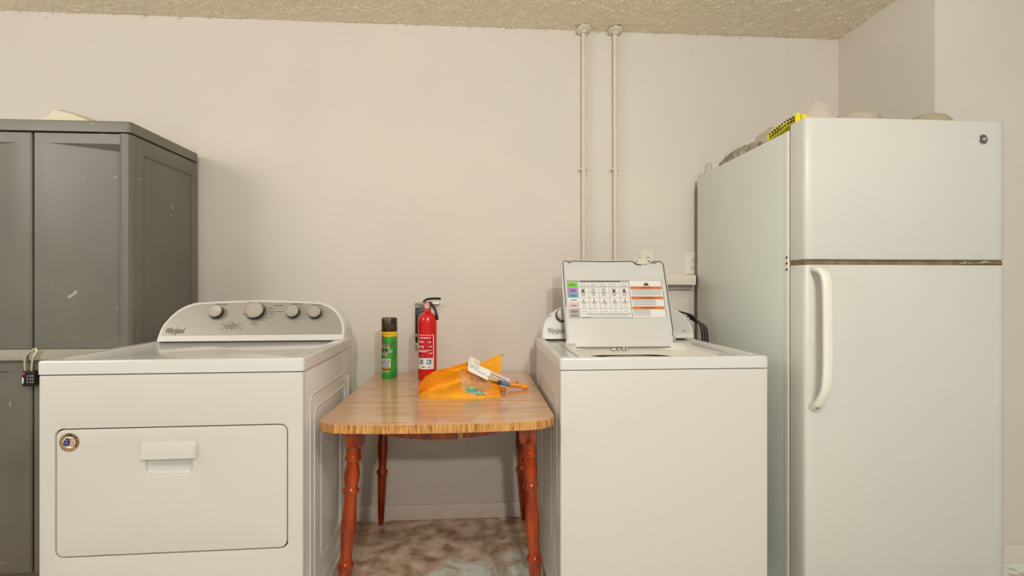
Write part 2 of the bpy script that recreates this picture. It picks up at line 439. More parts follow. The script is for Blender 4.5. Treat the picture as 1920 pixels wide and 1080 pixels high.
# ------------------------------------------------------------------ outlets and shelf
def outlet(px, py, label, kind):
    c = atY(px, py, YW - .003)
    t = thing('wall_outlet', (c.x, YW, c.z), label, 'outlet')
    bm = bmesh.new(); slab(bm, -.036, .036, -.0575, .0575, 0, -.006, .003, .003)
    finish('cover_plate', bm, M['white_plastic'] if kind else M['trim'], t)
    for s in (1, -1):
        zc = s * .0205
        bm = bmesh.new(); slab(bm, -.0165, .0165, zc - .014, zc + .014, -.004, -.0078, .011, .001)
        rc = finish('receptacle', bm, M['white_plastic'] if kind else M['trim'], t)
        bm = bmesh.new()
        box(bm, -.0085, -.0055, -.0082, -.0070, zc - .001, zc + .008); box(bm, .0055, .0085, -.0082, -.0070, zc + .000, zc + .008)
        lathe(bm, [(.003, 0), (.003, .0012)], axisM((0, -.0070, zc - .0065), (0, -1, 0)), 10)
        finish('slot', bm, M['ink'], rc)
    bm = bmesh.new(); lathe(bm, [(.003, 0), (.003, .001), (.0015, .0015)], axisM((0, -.006, 0), (0, -1, 0)), 10)
    finish('screw', bm, M['steel'], t)
outlet(1299, 495, 'white duplex power outlet on the wall beside the fridge', 1)
outlet(1214, 493, 'painted over outlet plate half hidden behind the raised washer lid', 0)
t = thing('wall_shelf', (.9, YW, 1.165), 'short white ledge on the wall between washer lid and fridge, below the outlet', 'shelf')
finish('board', B(-.19, .195, -.075, 0, 0, .05, .003), M['trim'], t)
finish('cleat', B(-.19, .195, -.02, 0, -.022, 0, .002), M['wall'], t)

# ------------------------------------------------------------------ resin cabinet
CX0, CX1, CYF, CH_ = -2.055, -1.33, 2.06, 1.79
t = thing('storage_cabinet', ((CX0 + CX1) / 2, CYF, 0), 'tall dark grey resin storage cabinet left of the dryer, with a padlock on its doors', 'cabinet')
W2 = (CX1 - CX0) / 2; CD = YW - .03 - CYF
bm = bmesh.new()
frame_plate(bm, (.03, CD, .02, CH_ - .045), (.075, CD - .03, .12, CH_ - .11), .004, .012, W2 - .028, W2 - .004, .004, YZat)
box(bm, W2 - .035, W2 - .012, .03, CD, .02, CH_ - .045)
tube(bm, [(W2 - .012, y, z) for y, z in rr(.075, CD - .03, .12, CH_ - .11, .012, 4) + [rr(.075, CD - .03, .12, CH_ - .11, .012, 4)[0]]], .004, 6, caps=False)
finish('side_panel', bm, M['cab'], t)
bm = bmesh.new(); frame_plate(bm, (.03, CD, .02, CH_ - .045), (.075, CD - .03, .12, CH_ - .11), .004, .012, -W2 + .028, -W2 + .004, .004, YZat)
box(bm, -W2 + .012, -W2 + .035, .03, CD, .02, CH_ - .045); finish('side_panel', bm, M['cab'], t)
finish('back_panel', B(-W2 + .03, W2 - .03, CD - .02, CD, .02, CH_ - .04), M['cab'], t)
bm = bmesh.new(); slab(bm, -W2 - .002, W2 + .002, -.012, CD, CH_ - .042, CH_, .014, .005, XY); finish('top_cap', bm, M['cab'], t)
finish('plinth', B(-W2 + .01, W2 - .01, .02, CD, 0, .06, .004), M['cab'], t)
def cab_door(side, z0, z1, rec=.03):
    """door with a panel that slopes inwards towards the outer stile"""
    s = side
    xa, xb = .004, W2 - .003            # inner (seam) edge, outer edge
    xi, xo = xa + .045, W2 - .045       # panel extent
    bm = bmesh.new()
    zt, zb = z1 - .038, z0 + .038
    n = 10
    P = lambda x, y, z: bm.verts.new((s * x, y, z))
    f = lambda *v: bm.faces.new(v)
    cols = []
    for i in range(n + 1):
        k = i / n; x = xi + (xo - xi) * k; d = rec * k ** 1.1
        cols.append([P(x, 0, z1), P(x, 0, zt), P(x, d, zt - d * .85), P(x, d, zb + d * .85), P(x, 0, zb), P(x, 0, z0)])
    for a, b in zip(cols, cols[1:]):
        for j in range(5): f(a[j], b[j], b[j + 1], a[j + 1])
    # inner stile
    l = [P(xa, .004, z1), P(xa, .004, z0)]; l1 = [P(xa + .004, 0, z1), P(xa + .004, 0, z0)]; lb = [P(xa, .028, z1), P(xa, .028, z0)]
    f(lb[0], l[0], l[1], lb[1]); f(l[0], l1[0], l1[1], l[1])
    f(l1[0], cols[0][0], cols[0][1], cols[0][4], cols[0][5], l1[1])
    # recess wall at the outer stile and rounded outer stile
    e = cols[-1]; f(e[2], e[1], e[4], e[3])
    prev = (e[0], e[1], e[4], e[5]); pv = [e[0], e[5]]
    prof = [(xo + .006, -.008), (xo + .014, -.011), (xo + .024, -.010), (xo + .034, -.004), (xb, .008), (xb, .028)]
    pp = (e[0], e[5]); first = True
    for x, y in prof:
        q = (P(x, y, z1), P(x, y, z0))
        if first: f(e[0], q[0], q[1], e[5], e[4], e[1]); first = False
        else: f(pp[0], q[0], q[1], pp[1])
        pp = q
    f(lb[0], lb[1], pp[1], pp[0])
    bmesh.ops.holes_fill(bm, edges=bm.edges)
    return finish('door', bm, M['cab'], t, 25)
zb0, zb1 = .873, .916
for s in (1, -1):
    d = cab_door(s, zb1 + .002, CH_ - .047)
    d = cab_door(s, .065, zb0 - .002)
    bm = bmesh.new(); x0, x1 = (.004, W2 - .003) if s > 0 else (-W2 + .003, -.004)
    pr = [(.02, zb0), (-.012, zb0), (-.020, zb0 + .006), (-.020, zb0 + .022), (-.012, zb0 + .031), (.0, zb1), (.02, zb1)]
    loft(bm, [[(x0, a, b) for a, b in pr], [(x1, a, b) for a, b in pr]])
    finish('door_lip', bm, M['cab_band_lit'], t)
finish('partition', B(-.003, .003, .012, .03, .06, CH_ - .05), M['gap'], t)

# padlock on the door seam
c = atY(58, 711, CYF - .035)
t = thing('padlock', (c.x, c.y, c.z - .028), 'small black combination padlock with long shackle hanging on the grey cabinet doors', 'padlock')
bm = bmesh.new(); slab(bm, -.024, .022, 0, .058, .011, -.011, .008, .004); finish('body', bm, M['black'], t)
for k, dx in enumerate((-.002, .008, .016)):
    for j in range(3):
        bm = bmesh.new(); box(bm, dx - .003, dx + .003, -.0135, -.008, .014 + j * .011, .021 + j * .011, .001)
        finish('dial', bm, M['ink2'], t)
bm = bmesh.new(); box(bm, -.021, -.016, -.013, -.009, .012, .034, .001); finish('slide_tab', bm, M['paper'], t)
bm = bmesh.new(); box(bm, -.022, -.012, -.0125, -.008, .044, .052, .002); finish('red_mark', bm, M['red_gauge'], t)
bm = bmesh.new(); tube(bm, smooth_path([(-.018, 0, .05), (-.020, -.002, .09), (-.018, 0, .112), (-.006, .004, .128), (.008, .01, .14), (.012, .008, .125), (.006, .002, .108), (.004, 0, .085), (.002, 0, .05)]), .0038, 8)
finish('shackle', bm, mat('shackle_metal', (206, 198, 160), .35, .5), t)

# paper lying on the cabinet
bm = bmesh.new(); pts = [(-.085, 0), (.07, 0), (.095, 0), (.075, .008), (.03, .024), (-.03, .036), (-.042, .034), (-.055, .014), (-.085, .006)]
rings = []
for k, yy in enumerate((-.07, -.05, .02, .08, .10)):
    f = (.75, .95, 1, .9, .5)[k]; rings.append([(a + .008 * k, yy, b * f * 1.45 + .0005 * (b > 0)) for a, b in pts])
loft(bm, rings)
c = atY(146, 215, 2.13)
tag(finish('paper_sack', bm, plastic_mat('sack_paper', (222, 212, 186), .92, .7), loc=(c.x, 2.13, CH_)), 'crumpled cream paper sack lying on top of the grey cabinet', 'bag')

# ------------------------------------------------------------------ side embossing shared by washer and dryer
def side_emboss(bm, xs, out, D, z0, z1):
    for (a, b, c, d, r) in ((.07, D - .06, z0, z1, .03), (.115, D - .11, z0 + .05, z1 - .05, .03), (.19, D - .19, z0 + .12, z1 - .13, .04)):
        bw = .012
        # raised ridge ring
        prof = [(0, 0), (bw * .3, .0035), (bw * .7, .0035), (bw, 0)]
        rings = []
        for dd, h in prof:
            rings.append([(xs + out * (h - .001), p[0], p[1]) for p in rr(a + dd, b - dd, c + dd, d - dd, r - dd, 6)])
        loft(bm, rings, False, False)

def console_outline(Wc, H, cw, n=10):
    """D shaped outline, bottom left to bottom right"""
    pts = [(-Wc / 2, 0)]
    for i in range(n + 1):
        a = R(90 * i / n); pts.append((-Wc / 2 + cw * (1 - math.cos(a) ** .9), .018 + (H - .024) * math.sin(a) ** .95))
    for k in range(1, 4): pts.append((-Wc / 2 + cw + (Wc - 2 * cw) * k / 4, H - .006 + .006 * math.sin(math.pi * k / 4)))
    for i in range(n, -1, -1):
        a = R(90 * i / n); pts.append((Wc / 2 - cw * (1 - math.cos(a) ** .9), .018 + (H - .024) * math.sin(a) ** .95))
    pts.append((Wc / 2, 0))
    return pts

def console(t, Wc, H, cw, lean, y0, z0, dep, fmat, xo=0):
    out = console_outline(Wc, H, cw)
    k = lean / H
    T = lambda a, b, c=0: (a + xo, y0 + b * k - c, z0 + b)
    cx = 0; cz = H * .45
    def inset(d):
        res = []
        for a, b in out:
            v = Vector((a, (b - cz) * Wc / H / 1.6)); l = v.length
            sx = max(0, (abs(a) - d)) / max(abs(a), 1e-6)
            sz = (b - cz); sz = math.copysign(max(0, abs(sz) - d), sz)
            res.append((a * sx, cz + sz))
        return res
    rings = [[(a + xo, y0 + dep, z0 + b * .93) for a, b in out], [(a + xo, y0 + b * k + .006, z0 + b) for a, b in out],
             [T(a, b) for a, b in inset(.003)]]
    bm = loft(bmesh.new(), rings); c = finish('console', bm, M['enamel'], t)
    fo = [(a * (Wc / 2 - .010) / (Wc / 2), max(.024, b * (H - .008) / H)) for a, b in out]
    bm = bmesh.new(); loft(bm, [[T(a, b, -.001) for a, b in fo], [T(a, b, .0012) for a, b in fo]])
    f = finish('facing', bm, fmat, c)
    f.rotation_euler = (0, 0, 0)
    return c, T

def knob(parent, T, x, z, r, k, dep=.026, mk=None):
    nrm = Vector((0, -1, k)).normalized()
    o = Vector(T(x, z, .0012))
    bm = bmesh.new(); lathe(bm, [(r * 1.16, 0), (r * 1.16, .002), (r * 1.02, .003), (r * .98, .005)], axisM(o, nrm), 28)
    finish('knob_ring', bm, M['ink2'], parent)
    bm = bmesh.new()
    lathe(bm, [(r * 1.0, .002), (r * .97, dep * .72)], axisM(o, nrm), 28)
    finish('knob_skirt', bm, M['black'], parent)
    bm = bmesh.new()
    lathe(bm, [(r * .93, dep * .70), (r * .97, dep * .76), (r * .95, dep * .9), (r * .88, dep), (r * .84, dep * .96), (r * .4, dep * .93), (.0005, dep * .93)], axisM(o, nrm), 28)
    kb = finish('knob', bm, mk or M['knob'], parent)
    return kb

# ------------------------------------------------------------------ dryer
DW, DD, DH = .723, .655, .944
rz = R(1.35)
fr = Vector((-.514, 1.542, 0)); ax = Vector((math.cos(rz), math.sin(rz), 0))
org = fr - ax * DW / 2
t = thing('clothes_dryer', org, 'white front loading dryer left of the table, round flag sticker on its door', 'dryer', rz)
h = DW / 2
zl = .905
# door frame limits, local
dx0, dx1, dz0, dz1 = -h + .042, h - .043, .382, .750
bm = bmesh.new()
frame_plate(bm, (-h, h, .03, zl - .003), (dx0, dx1, dz0, dz1), .006, .022, .022, 0, .005, bi=.002)
finish('front_panel', bm, M['enamel_front'], t)
bm = bmesh.new(); box(bm, -h + .002, h - .0015, .024, DD, .03, zl - .003, .003)
side_emboss(bm, h - .0015, 1, DD, .12, .82)
side_emboss(bm, -h + .002, -1, DD, .12, .82)
finish('body', bm, M['enamel'], t)
bm = bmesh.new(); slab(bm, dx0 - .003, dx1 + .003, dz0 - .003, dz1 + .003, .0238, .017, .02, .001); finish('door_gasket', bm, M['gap'], t)
g = .0036
hx = (atY(320, 850, 1.54) - org).dot(ax); hz = .669
hw = .072
o_ = (dx0 + g, dx1 - g, dz0 + g, dz1 - g); i_ = (hx - hw * .90, hx + hw * .86, hz - .058, hz + .012)
bm = bmesh.new(); frame_plate(bm, o_, i_, .020, .020, .0165, .0005, .004, bi=.004)
dr = finish('door', bm, M['enamel_front'], t)
# scoop
bm = bmesh.new(); rings = []
for k in range(6):
    a = R(90 * k / 5); d = .001 + .020 * (1 - math.cos(a)); y = .003 + .012 * math.sin(a)
    rings.append([(p[0], y, p[1]) for p in rr(i_[0] + d - .003, i_[1] - d + .003, i_[2] + d - .003, i_[3] - d * .4, .02 - d * .3, 6)])
loft(bm, rings, False, True); finish('handle_scoop', bm, M['enamel'], dr)
bm = bmesh.new(); rings = []
for z, yf, dw in ((hz + .038, -.001, .003), (hz + .037, -.005, .0015), (hz + .031, -.008, 0), (hz + .014, -.010, 0), (hz - .008, -.012, 0), (hz - .011, -.010, .001)):
    x0, x1 = hx - hw - .004 + dw, hx + hw + .004 - dw
    rings.append([(x0, .002, z), (x0, yf * .6, z), (x0 + .003, yf, z), (x1 - .006, yf, z), (x1, yf * .5, z), (x1, .002, z)])
loft(bm, rings); finish('handle', bm, M['enamel_front'], dr)
# round sticker
T0 = lambda a, b, c: (a, .0005 - c, b)
cp = atY(130, 830, 1.53); sx = (Vector((cp.x, cp.y, 0)) - org).dot(ax) + .002
p = Print(T0, .0005)
p.disc(sx, cp.z, .0265, M['gold'], 1); p.ring(sx, cp.z, .0255, .0265, M['rust'], 2)
p.disc(sx, cp.z, .0165, M['paper'], 2)
for k in range(4):
    zz = cp.z + .009 - k * .0058
    hwid = math.sqrt(max(0, .0155 ** 2 - (zz - cp.z) ** 2))
    pts = []
    x0 = sx - (.0 if k < 2 else .006)
    n = 6; up = [(x0 + (sx + hwid - x0) * i / n, zz + .0012 * math.sin(i * 1.1) + .0014) for i in range(n + 1)]
    dn = [(a, b - .0028) for a, b in up[::-1]]
    p.poly(up + dn, M['red_label'], 3)
p.poly([(sx - .0155, cp.z - .004), (sx - .013, cp.z + .006), (sx - .007, cp.z + .012), (sx + .001, cp.z + .013), (sx + .003, cp.z + .002), (sx + .001, cp.z - .006), (sx - .005, cp.z - .012), (sx - .011, cp.z - .010)], M['navy'], 4)
for a, b, r in ((-.007, .006, .0022), (-.010, -.001, .0018), (-.004, -.001, .0022), (-.006, -.007, .0018), (-.001, .008, .0015)):
    p.poly([(sx + a + (r if q % 2 == 0 else r * .45) * math.sin(R(36 * q)), cp.z + b + (r if q % 2 == 0 else r * .45) * math.cos(R(36 * q))) for q in range(10)], M['paper'], 5)
for k, ch in enumerate('AMERICA'):
    a = R(104 - k * 22); p.text(ch, sx + .0211 * math.cos(a), cp.z + .0208 * math.sin(a), .0108, M['black'], 3, rot=a - R(90))
st = p.build('sticker', dr); st['label'] = 'round gold sticker with stars and stripes'
# top with raised border
bm = bmesh.new()
frame_plate(bm, (-h - .003, h + .003, -.003, DD), (-h + .035, h - .035, .022, DD - .10), .010, .03, zl, DH, .006, XY, bi=.002)
slab(bm, -h + .03, h - .03, .018, DD - .09, zl + .01, DH - .0045, .03, .001, XY)
finish('top_panel', bm, M['enamel'], t)
bm = bmesh.new(); box(bm, -h + .006, h - .006, .006, DD - .01, zl - .004, zl + .001); finish('top_seam', bm, M['gap'], t)
# console
cy = .505; lean = .085; Hc = .158
cn, TC = console(t, .70, Hc, .145, lean, cy, DH - .001, .15, M['facing'], .012)
k_ = lean / Hc
def tc_from(px, py):      # where on the leaning face a pixel falls
    d = ray(px, py); o = Vector((0, 0, CH)) - org; o.z = CH
    ay = Vector((-math.sin(rz), math.cos(rz), 0))
    # face: y = cy + (z-z0)*k
    lx, ly, lz = d.dot(ax), d.dot(ay), d.z; ox, oy, oz = o.dot(ax), o.dot(ay), CH
    s = (cy + (oz - DH) * k_ - oy) / (ly - lz * k_)
    return ox + lx * s - .012, oz + lz * s - DH
for (px, py, r) in ((408, 588, .026), (481, 586, .0345), (551, 588, .025), (592, 589, .025)):
    x, z = tc_from(px, py); knob(cn, TC, x, z, r, k_)
P3 = Print(lambda a, b, c: TC(a, b, c + .0012), .0003)
x, z = tc_from(328, 621); P3.text('Whirlpool', x, z, .030, M['ink'], 2, shear=.25, width=.068)
P3.ring(x - .002, z - .001, .011, .0122, M['ink2'], 1, rx=1.6, rot=.4, a0=200, a1=400)
tag(P3.build('logo_lettering', cn), kind='stuff')
P3 = Print(lambda a, b, c: TC(a, b, c + .0012), .0003)
for (a, b, yy, hh, mk) in ((404, 427, 571, .0035, 'ink'), (515, 530, 573.5, .0035, 'ink'), (548, 567, 570.5, .0035, 'ink'), (587, 606, 572.5, .003, 'ink2'), (505, 511, 577, .002, 'ink'),
      (506, 516, 579.5, .002, 'ink'), (505, 532, 585, .002, 'ink'), (507, 514, 588, .002, 'ink'), (506, 515, 591, .002, 'ink'), (498, 512, 596.5, .002, 'ink'), (472, 484, 606, .0022, 'ink'),
      (473, 482, 610, .0022, 'ink'), (455, 462, 589.5, .0025, 'ink'), (462, 478, 567, .002, 'ink2'), (485, 505, 568, .002, 'ink2'), (558, 568, 575, .002, 'ink2'), (563, 575, 578.5, .002, 'ink2'),
      (568, 576, 590, .002, 'ink2'), (564, 572, 598, .002, 'ink2'), (552, 558, 602, .002, 'ink2'), (595, 602, 576.5, .002, 'ink2'), (493, 498, 601, .002, 'ink')):
    xa, za = tc_from(a, yy); xb, zb = tc_from(b, yy); P3.dashes(xa, xb, za, hh, M[mk], 2, seed=a)
for (px, py, r) in ((481, 586, .0425), (408, 588, .033)):
    x, z = tc_from(px, py)
    for q in range(14):
        a = R(q * 360 / 14); P3.rect(x + r * math.cos(a) - .0008, x + r * math.cos(a) + .0008, z + r * math.sin(a) - .001, z + r * math.sin(a) + .001, M['ink2'], 2)
tag(P3.build('dial_markings', cn), kind='stuff')
for sx_ in (-1, 1):
    for sy_ in (.05, DD - .05):
        bm = bmesh.new(); lathe(bm, [(.022, 0), (.022, .008), (.010, .012), (.010, .035)], Matrix.Translation((sx_ * (h - .06), sy_, 0)), 12); finish('foot', bm, M['black'], t)

# ------------------------------------------------------------------ washer
WX0, WX1, WY, WD, WH = .2667, .9584, 1.62, .665, .926
org2 = Vector(((WX0 + WX1) / 2, WY, 0)); h = (WX1 - WX0) / 2
t = thing('washing_machine', org2, 'white top loading washer with its lid raised, between the table and the fridge', 'washing machine')
zl = .887
bm = bmesh.new(); frame_plate(bm, (-h, h, 0, WD), (-.285, .285, .03, .535), .006, .05, .03, zl - .003, .003, XY)
side_emboss(bm, -h, -1, WD, .12, .80); side_emboss(bm, h, 1, WD, .12, .80)
finish('body', bm, M['enamel_front'], t)
bm = bmesh.new(); frame_plate(bm, (-h + .006, h - .006, .006, WD - .01), (-.285, .285, .03, .535), .003, .05, zl - .004, zl + .001, .0004, XY); finish('top_seam', bm, M['gap'], t)
# top with opening
ox0, ox1, oy0, oy1 = -.248, .248, .055, .500
bm = bmesh.new()
frame_plate(bm, (-h - .003, h + .003, -.003, WD), (-h + .03, h - .03, .016, WD - .03), .014, .03, zl, WH, .008, XY, bi=.005)
tp = finish('top_panel', bm, M['enamel'], t)
bm = bmesh.new()
frame_plate(bm, (-h + .028, h - .028, .014, WD - .028), (ox0, ox1, oy0, oy1), .03, .10, zl + .004, WH - .007, .001, XY, bi=.006)
finish('top_deck', bm, M['enamel'], tp)
for s in (-1, 1):
    bm = bmesh.new(); box(bm, s * .275 - .006, s * .275 + .006, .06, .44, WH - .0075, WH - .0055, .0008); finish('deck_groove', bm, M['greyp'], tp)
bm = bmesh.new(); rings = []
for k, (d, z) in enumerate(((-.004, WH - .010), (0, WH - .016), (.010, WH - .034), (.03, WH - .042), (.062, WH - .051))):
    rings.append([(q[0], q[1], z) for q in rr(ox0 + d, ox1 - d, oy0 + d, oy1 - d, .10, 8)])
loft(bm, rings, False, False); finish('opening_collar', bm, M['white_plastic'], t)
bm = bmesh.new(); lathe(bm, [(.165, WH - .053), (.17, WH - .058), (.18, WH - .12), (.19, WH - .5), (.02, WH - .52)], Matrix.Translation((0, .272, 0)), 32); finish('drum', bm, M['steel'], t)
# console
cy2 = .585; lean2 = .06; Hc2 = .152
cn, TW = console(t, .682, Hc2, .145, lean2, cy2, WH - .001, .075, M['facing_clean'], .012)
k2 = lean2 / Hc2
def tw_from(px, py):
    d = ray(px, py); o = Vector((0, 0, CH)) - org2; o.z = CH
    s = (cy2 + (CH - WH) * k2 - o.y) / (d.y - d.z * k2)
    return o.x + d.x * s - .012, CH + d.z * s - WH
x, z = tw_from(1054, 593); knob(cn, TW, x, z, .028, k2)
x, z = tw_from(1245, 592); knob(cn, TW, x, z, .022, k2)
P3 = Print(lambda a, b, c: TW(a, b, c + .0012), .0003)
x, z = tw_from(1042, 621); P3.text('Whirlpool', x, z, .032, M['ink'], 2, shear=.25, width=.072)
P3.ring(x - .002, z - .001, .011, .0122, M['ink2'], 1, rx=1.6, rot=.4, a0=200, a1=400)
tag(P3.build('logo_lettering', cn), kind='stuff')
P3 = Print(lambda a, b, c: TW(a, b, c + .0012), .0003)
for (a, b, yy, mk) in ((1041, 1047, 579, 'ink'), (1034, 1040, 584, 'ink2'), (1027, 1035, 593, 'ink2'), (1280, 1286, 621, 'ink'), (1025, 1031, 617, 'ink2')):
    xa, za = tw_from(a, yy); xb, zb = tw_from(b, yy); P3.dashes(xa, xb, za, .003, M[mk], 2, seed=a)
tag(P3.build('dial_markings', cn), kind='stuff')
# raised lid: local frame u across, v up the lid, leaning back
LB = Vector((0, .478, -.026)); LB.z += WH
la = math.atan2(.150, .375); LL = .404
def TL(a, b, c):   # c towards the viewer
    return (a - .006, LB.y + b * math.sin(la) - c * math.cos(la), LB.z + b * math.cos(la) + c * math.sin(la))
bm = bmesh.new(); lw = .2335
rings = []
for dd, c in ((.0, -.020), (-.002, -.014), (-.002, -.003), (0, 0), (.003, .002), (.006, .002), (.009, -.001), (.013, -.001)):
    rings.append([TL(p[0], p[1], c) for p in rr(-lw + dd, lw - dd, dd, LL - dd, .016, 6)])
loft(bm, rings)
lid = finish('lid', bm, M['enamel'], t)
def line(pts, r, name, m, n=6): return finish(name, tube(bmesh.new(), [TL(a, b, c) for a, b, c in pts], r, n), m, lid)
e = .006
line([(-lw + e, LL * .45, .002), (-lw + e, LL - .03, .002), (-lw + e, LL - .012, .002), (-lw + .013, LL - e, .002), (-lw + .025, LL - e, .002), (-lw + .032, LL - .014, .002), (-lw + .04, LL - .014, .002), (-lw + .047, LL - e, .002), (-.03, LL - e - .002, .002),
      (.085, LL - e, .002), (.095, LL - .012, .002), (.105, LL - .022, .002), (.125, LL - .024, .002)], .0018, 'seam', M['ink'])
line([(.172, LL - .016, .002), (.182, LL - e - .003, .002), (.190, LL - .016, .002), (.198, LL - e - .003, .002), (.205, LL - e, .002), (lw - .018, LL - e, .002), (lw - e, LL - .02, .002), (lw - e, LL * .5, .002), (lw - e, .07, .002)], .0020, 'seam', M['ink'])
line([(lw - e, .07, .003), (lw - .011, .055, .003), (lw - .004, .045, .003), (lw - .010, .032, .003), (lw - .004, .022, .003)], .002, 'seam', M['ink2'])
line([(-lw + .02, .001, .001), (lw - .02, .001, .001)], .0018, 'seam', M['ink'])
line([(-lw + .002, LL * .45, 0), (-lw + .001, .03, 0)], .0016, 'seam', M['ink2'])
for (a, b) in ((-lw + .036, LL - .009), (.190, LL - .009), (lw - .007, .018)):
    bm = bmesh.new(); lathe(bm, [(.006, 0), (.006, .003), (.004, .004), (.0035, .001)], axisM(TL(a, b, .001), Vector(TL(0, 0, 1)) - Vector(TL(0, 0, 0))), 14); finish('screw', bm, M['steel'], lid)
bm = bmesh.new(); rings = []
for d_, c in ((0, 0), (0, .006), (.002, .008)):
    rings.append([TL(a, b, c) for a, b in ((.095 + d_, LL + .001), (.100 + d_, LL - .014 + d_), (.112, LL - .022 + d_), (.155, LL - .022 + d_), (.166 - d_, LL - .014 + d_), (.172 - d_, LL + .001))])
loft(bm, rings); finish('strike_plate', bm, mat('yellowed_plastic', (218, 214, 192), .45), lid)['label'] = 'pale yellowed latch plate'
for a in (.108, .160):
    bm = bmesh.new(); lathe(bm, [(.0035, 0), (.0035, .001)], axisM(TL(a, LL - .009, .008), Vector(TL(0, 0, 1)) - Vector(TL(0, 0, 0))), 10); finish('rivet', bm, M['ink'], lid)
bm = bmesh.new()
for (a, b, c, d_) in ((-.045, -.028, -.012, -.002), (-.022, -.012, -.010, -.004), (.002, .010, -.014, 0), (.014, .020, -.010, 0)):
    rings = [[TL(x_, z_, cc) for x_, z_ in ((a, c), (b, c), (b, d_), (a, d_))] for cc in (-.004, .004)]
    loft(bm, rings)
finish('hinge', bm, M['steel'], t)
# instruction label
def lid_from(px, py):
    d = ray(px, py); o = Vector((0, 0, CH)) - org2; o.z = CH
    n = Vector(TL(0, 0, 1)) - Vector(TL(0, 0, 0)); p0 = Vector(TL(0, 0, 0))
    s = (p0 - o).dot(n) / d.dot(n); q = o + d * s - p0
    return q.x, q.dot(Vector((0, math.sin(la), math.cos(la))))
x0, z1 = lid_from(1062, 527); x1, z0 = lid_from(1250, 596)
x0b, _ = lid_from(1068, 596); x0 = (x0 + x0b) / 2
lwid, lhei = x1 - x0, z1 - z0
p = Print(lambda a, b, c: TL(x0 + a * lwid, z0 + b * lhei, -.001 + c), .0003)
p.rect(0, 1, 0, 1, M['paper'], 1)
p.rect(-.003, 1.003, -.006, 0, M['ink2'], 2); p.rect(-.003, 1.003, 1, 1.006, M['ink2'], 2)
p.rect(.996, 1.002, 0, 1, M['ink2'], 2); p.rect(.646, .652, 0, 1, M['ink2'], 3)
p.rect(0, .648, .95, 1, M['greyp'], 2)
def dd(x0_, x1_, z_, hh, m, sd, layer=4):
    rn = random.Random(sd); x_ = x0_
    while x_ < x1_:
        ww = rn.uniform(.008, .022); p.rect(x_, min(x_ + ww, x1_), z_ - hh / 2, z_ + hh / 2, m, layer); x_ += ww + .004
dd(.14, .56, .975, .03, M['ink'], 1)
rows = [.95, .80, .665, .53, .405, .235, .11, 0]
cols = ['green_print', 'purple', 'sky', 'paper', 'pink', 'greyp', 'greyp']
for i, c_ in enumerate(cols):
    p.rect(0, .112, rows[i + 1] + .004, rows[i], M[c_], 3); dd(.025, .09, (rows[i] + rows[i + 1]) / 2, .022, M['ink'], 10 + i, 5)
    if i in (1, 2, 5): dd(.03, .085, (rows[i] + rows[i + 1]) / 2 - .035, .015, M['ink'], 40 + i, 5)
    p.rect(.112, .648, rows[i + 1], rows[i + 1] + .006, M['ink2'], 3)
for j in range(1, 6):
    xx = .112 + .1072 * j
    if j < 5: p.rect(xx, xx + .003, rows[6], .95, M['ink2'], 3)
for j in range(5):
    xa = .112 + .1072 * j; xm = xa + .045
    dd(xa + .02, xa + .085, .905, .02, M['greyp'], j); dd(xa + .015, xa + .09, .845, .02, M['ink2'], j + 7)
    for q in range(7): dd(xm - .015, xm + .025, .775 - q * .032, .018, M['ink2'] if q % 2 else M['greyp'], j * 9 + q)
    if j in (0, 3, 4): p.disc(xm + .005, .715, .028, M['ink'], 5, rx=.5)
    p.rect(xm, xm + .006, .425, .50, M['red_label'], 5); p.disc(xm + .003, .43, .016, M['ink'], 5, rx=.45)
    dd(xm - .02, xm + .03, .38, .018, M['ink2'], j + 90); dd(xm - .012, xm + .022, .33, .016, M['greyp'], j + 95); dd(xm - .014, xm + .022, .27, .016, M['greyp'], j + 97)
    dd(xm - .025, xm + .03, .17, .016, M['greyp'], j + 101)
dd(.18, .62, .085, .014, M['ink2'], 301); dd(.2, .6, .045, .014, M['greyp'], 302); dd(.13, .22, .012, .012, M['ink2'], 304)
for q, (zz, tx, ww) in enumerate(((.80, 'WARNING', .10), (.525, 'AVERTISSEMENT', .16), (.255, 'ADVERTENCIA', .13))):
    p.rect(.66, .99, zz - .037, zz + .037, M['orange'], 3)
    V, F = text_geo(tx)
    ww0 = max(v[0] for v in V) - min(v[0] for v in V); k0 = len(p.v)
    for a, b in V: p.v.append(p.T(.83 + a / ww0 * ww, zz + b * .055, 5 * p.step))
    for f_ in F: p.f.append(tuple(i + k0 for i in f_)); p.m.append(p.mi(M['ink']))
    p.poly([(.825 - ww / 2 - .022, zz - .016), (.825 - ww / 2 - .008, zz - .016), (.825 - ww / 2 - .015, zz + .018)], M['ink'], 5)
    for s_ in range(5):
        dd(.67, .98 - .07 * ((s_ * 3 + q) % 3), zz - .06 - s_ * .033, .013, (M['ink2'], M['sky'], M['ink2'], M['greyp'], M['ink2'])[s_], 500 + q * 10 + s_)
p.poly([(.80, .86), (.86, .86), (.855, .90), (.845, .92), (.85, .96), (.84, .93), (.83, .95), (.825, .91), (.81, .94), (.812, .89)], M['ink'], 4)
p.build('instruction_label', lid)
for sx_ in (-1, 1):
    for sy_ in (.05, WD - .05):
        bm = bmesh.new(); lathe(bm, [(.022, 0), (.022, .008), (.010, .012), (.010, .035)], Matrix.Translation((sx_ * (h - .06), sy_, 0)), 12); finish('foot', bm, M['black'], t)
# cable bundle behind washer
bm = bmesh.new()
for k in range(3):
    o = Vector((1.035 + .012 * k, 2.33, 0))
    tube(bm, smooth_path([o + Vector(q) for q in ((-.05, .03, 1.03 - k * .012), (-.02, .0, 1.015 - k * .015), (.005, -.02, .97), (.015, -.02, .90), (.018, -.01, .80), (.0, .05, .60 + k * .02), (-.03, .15, .4))]), .0045, 8)
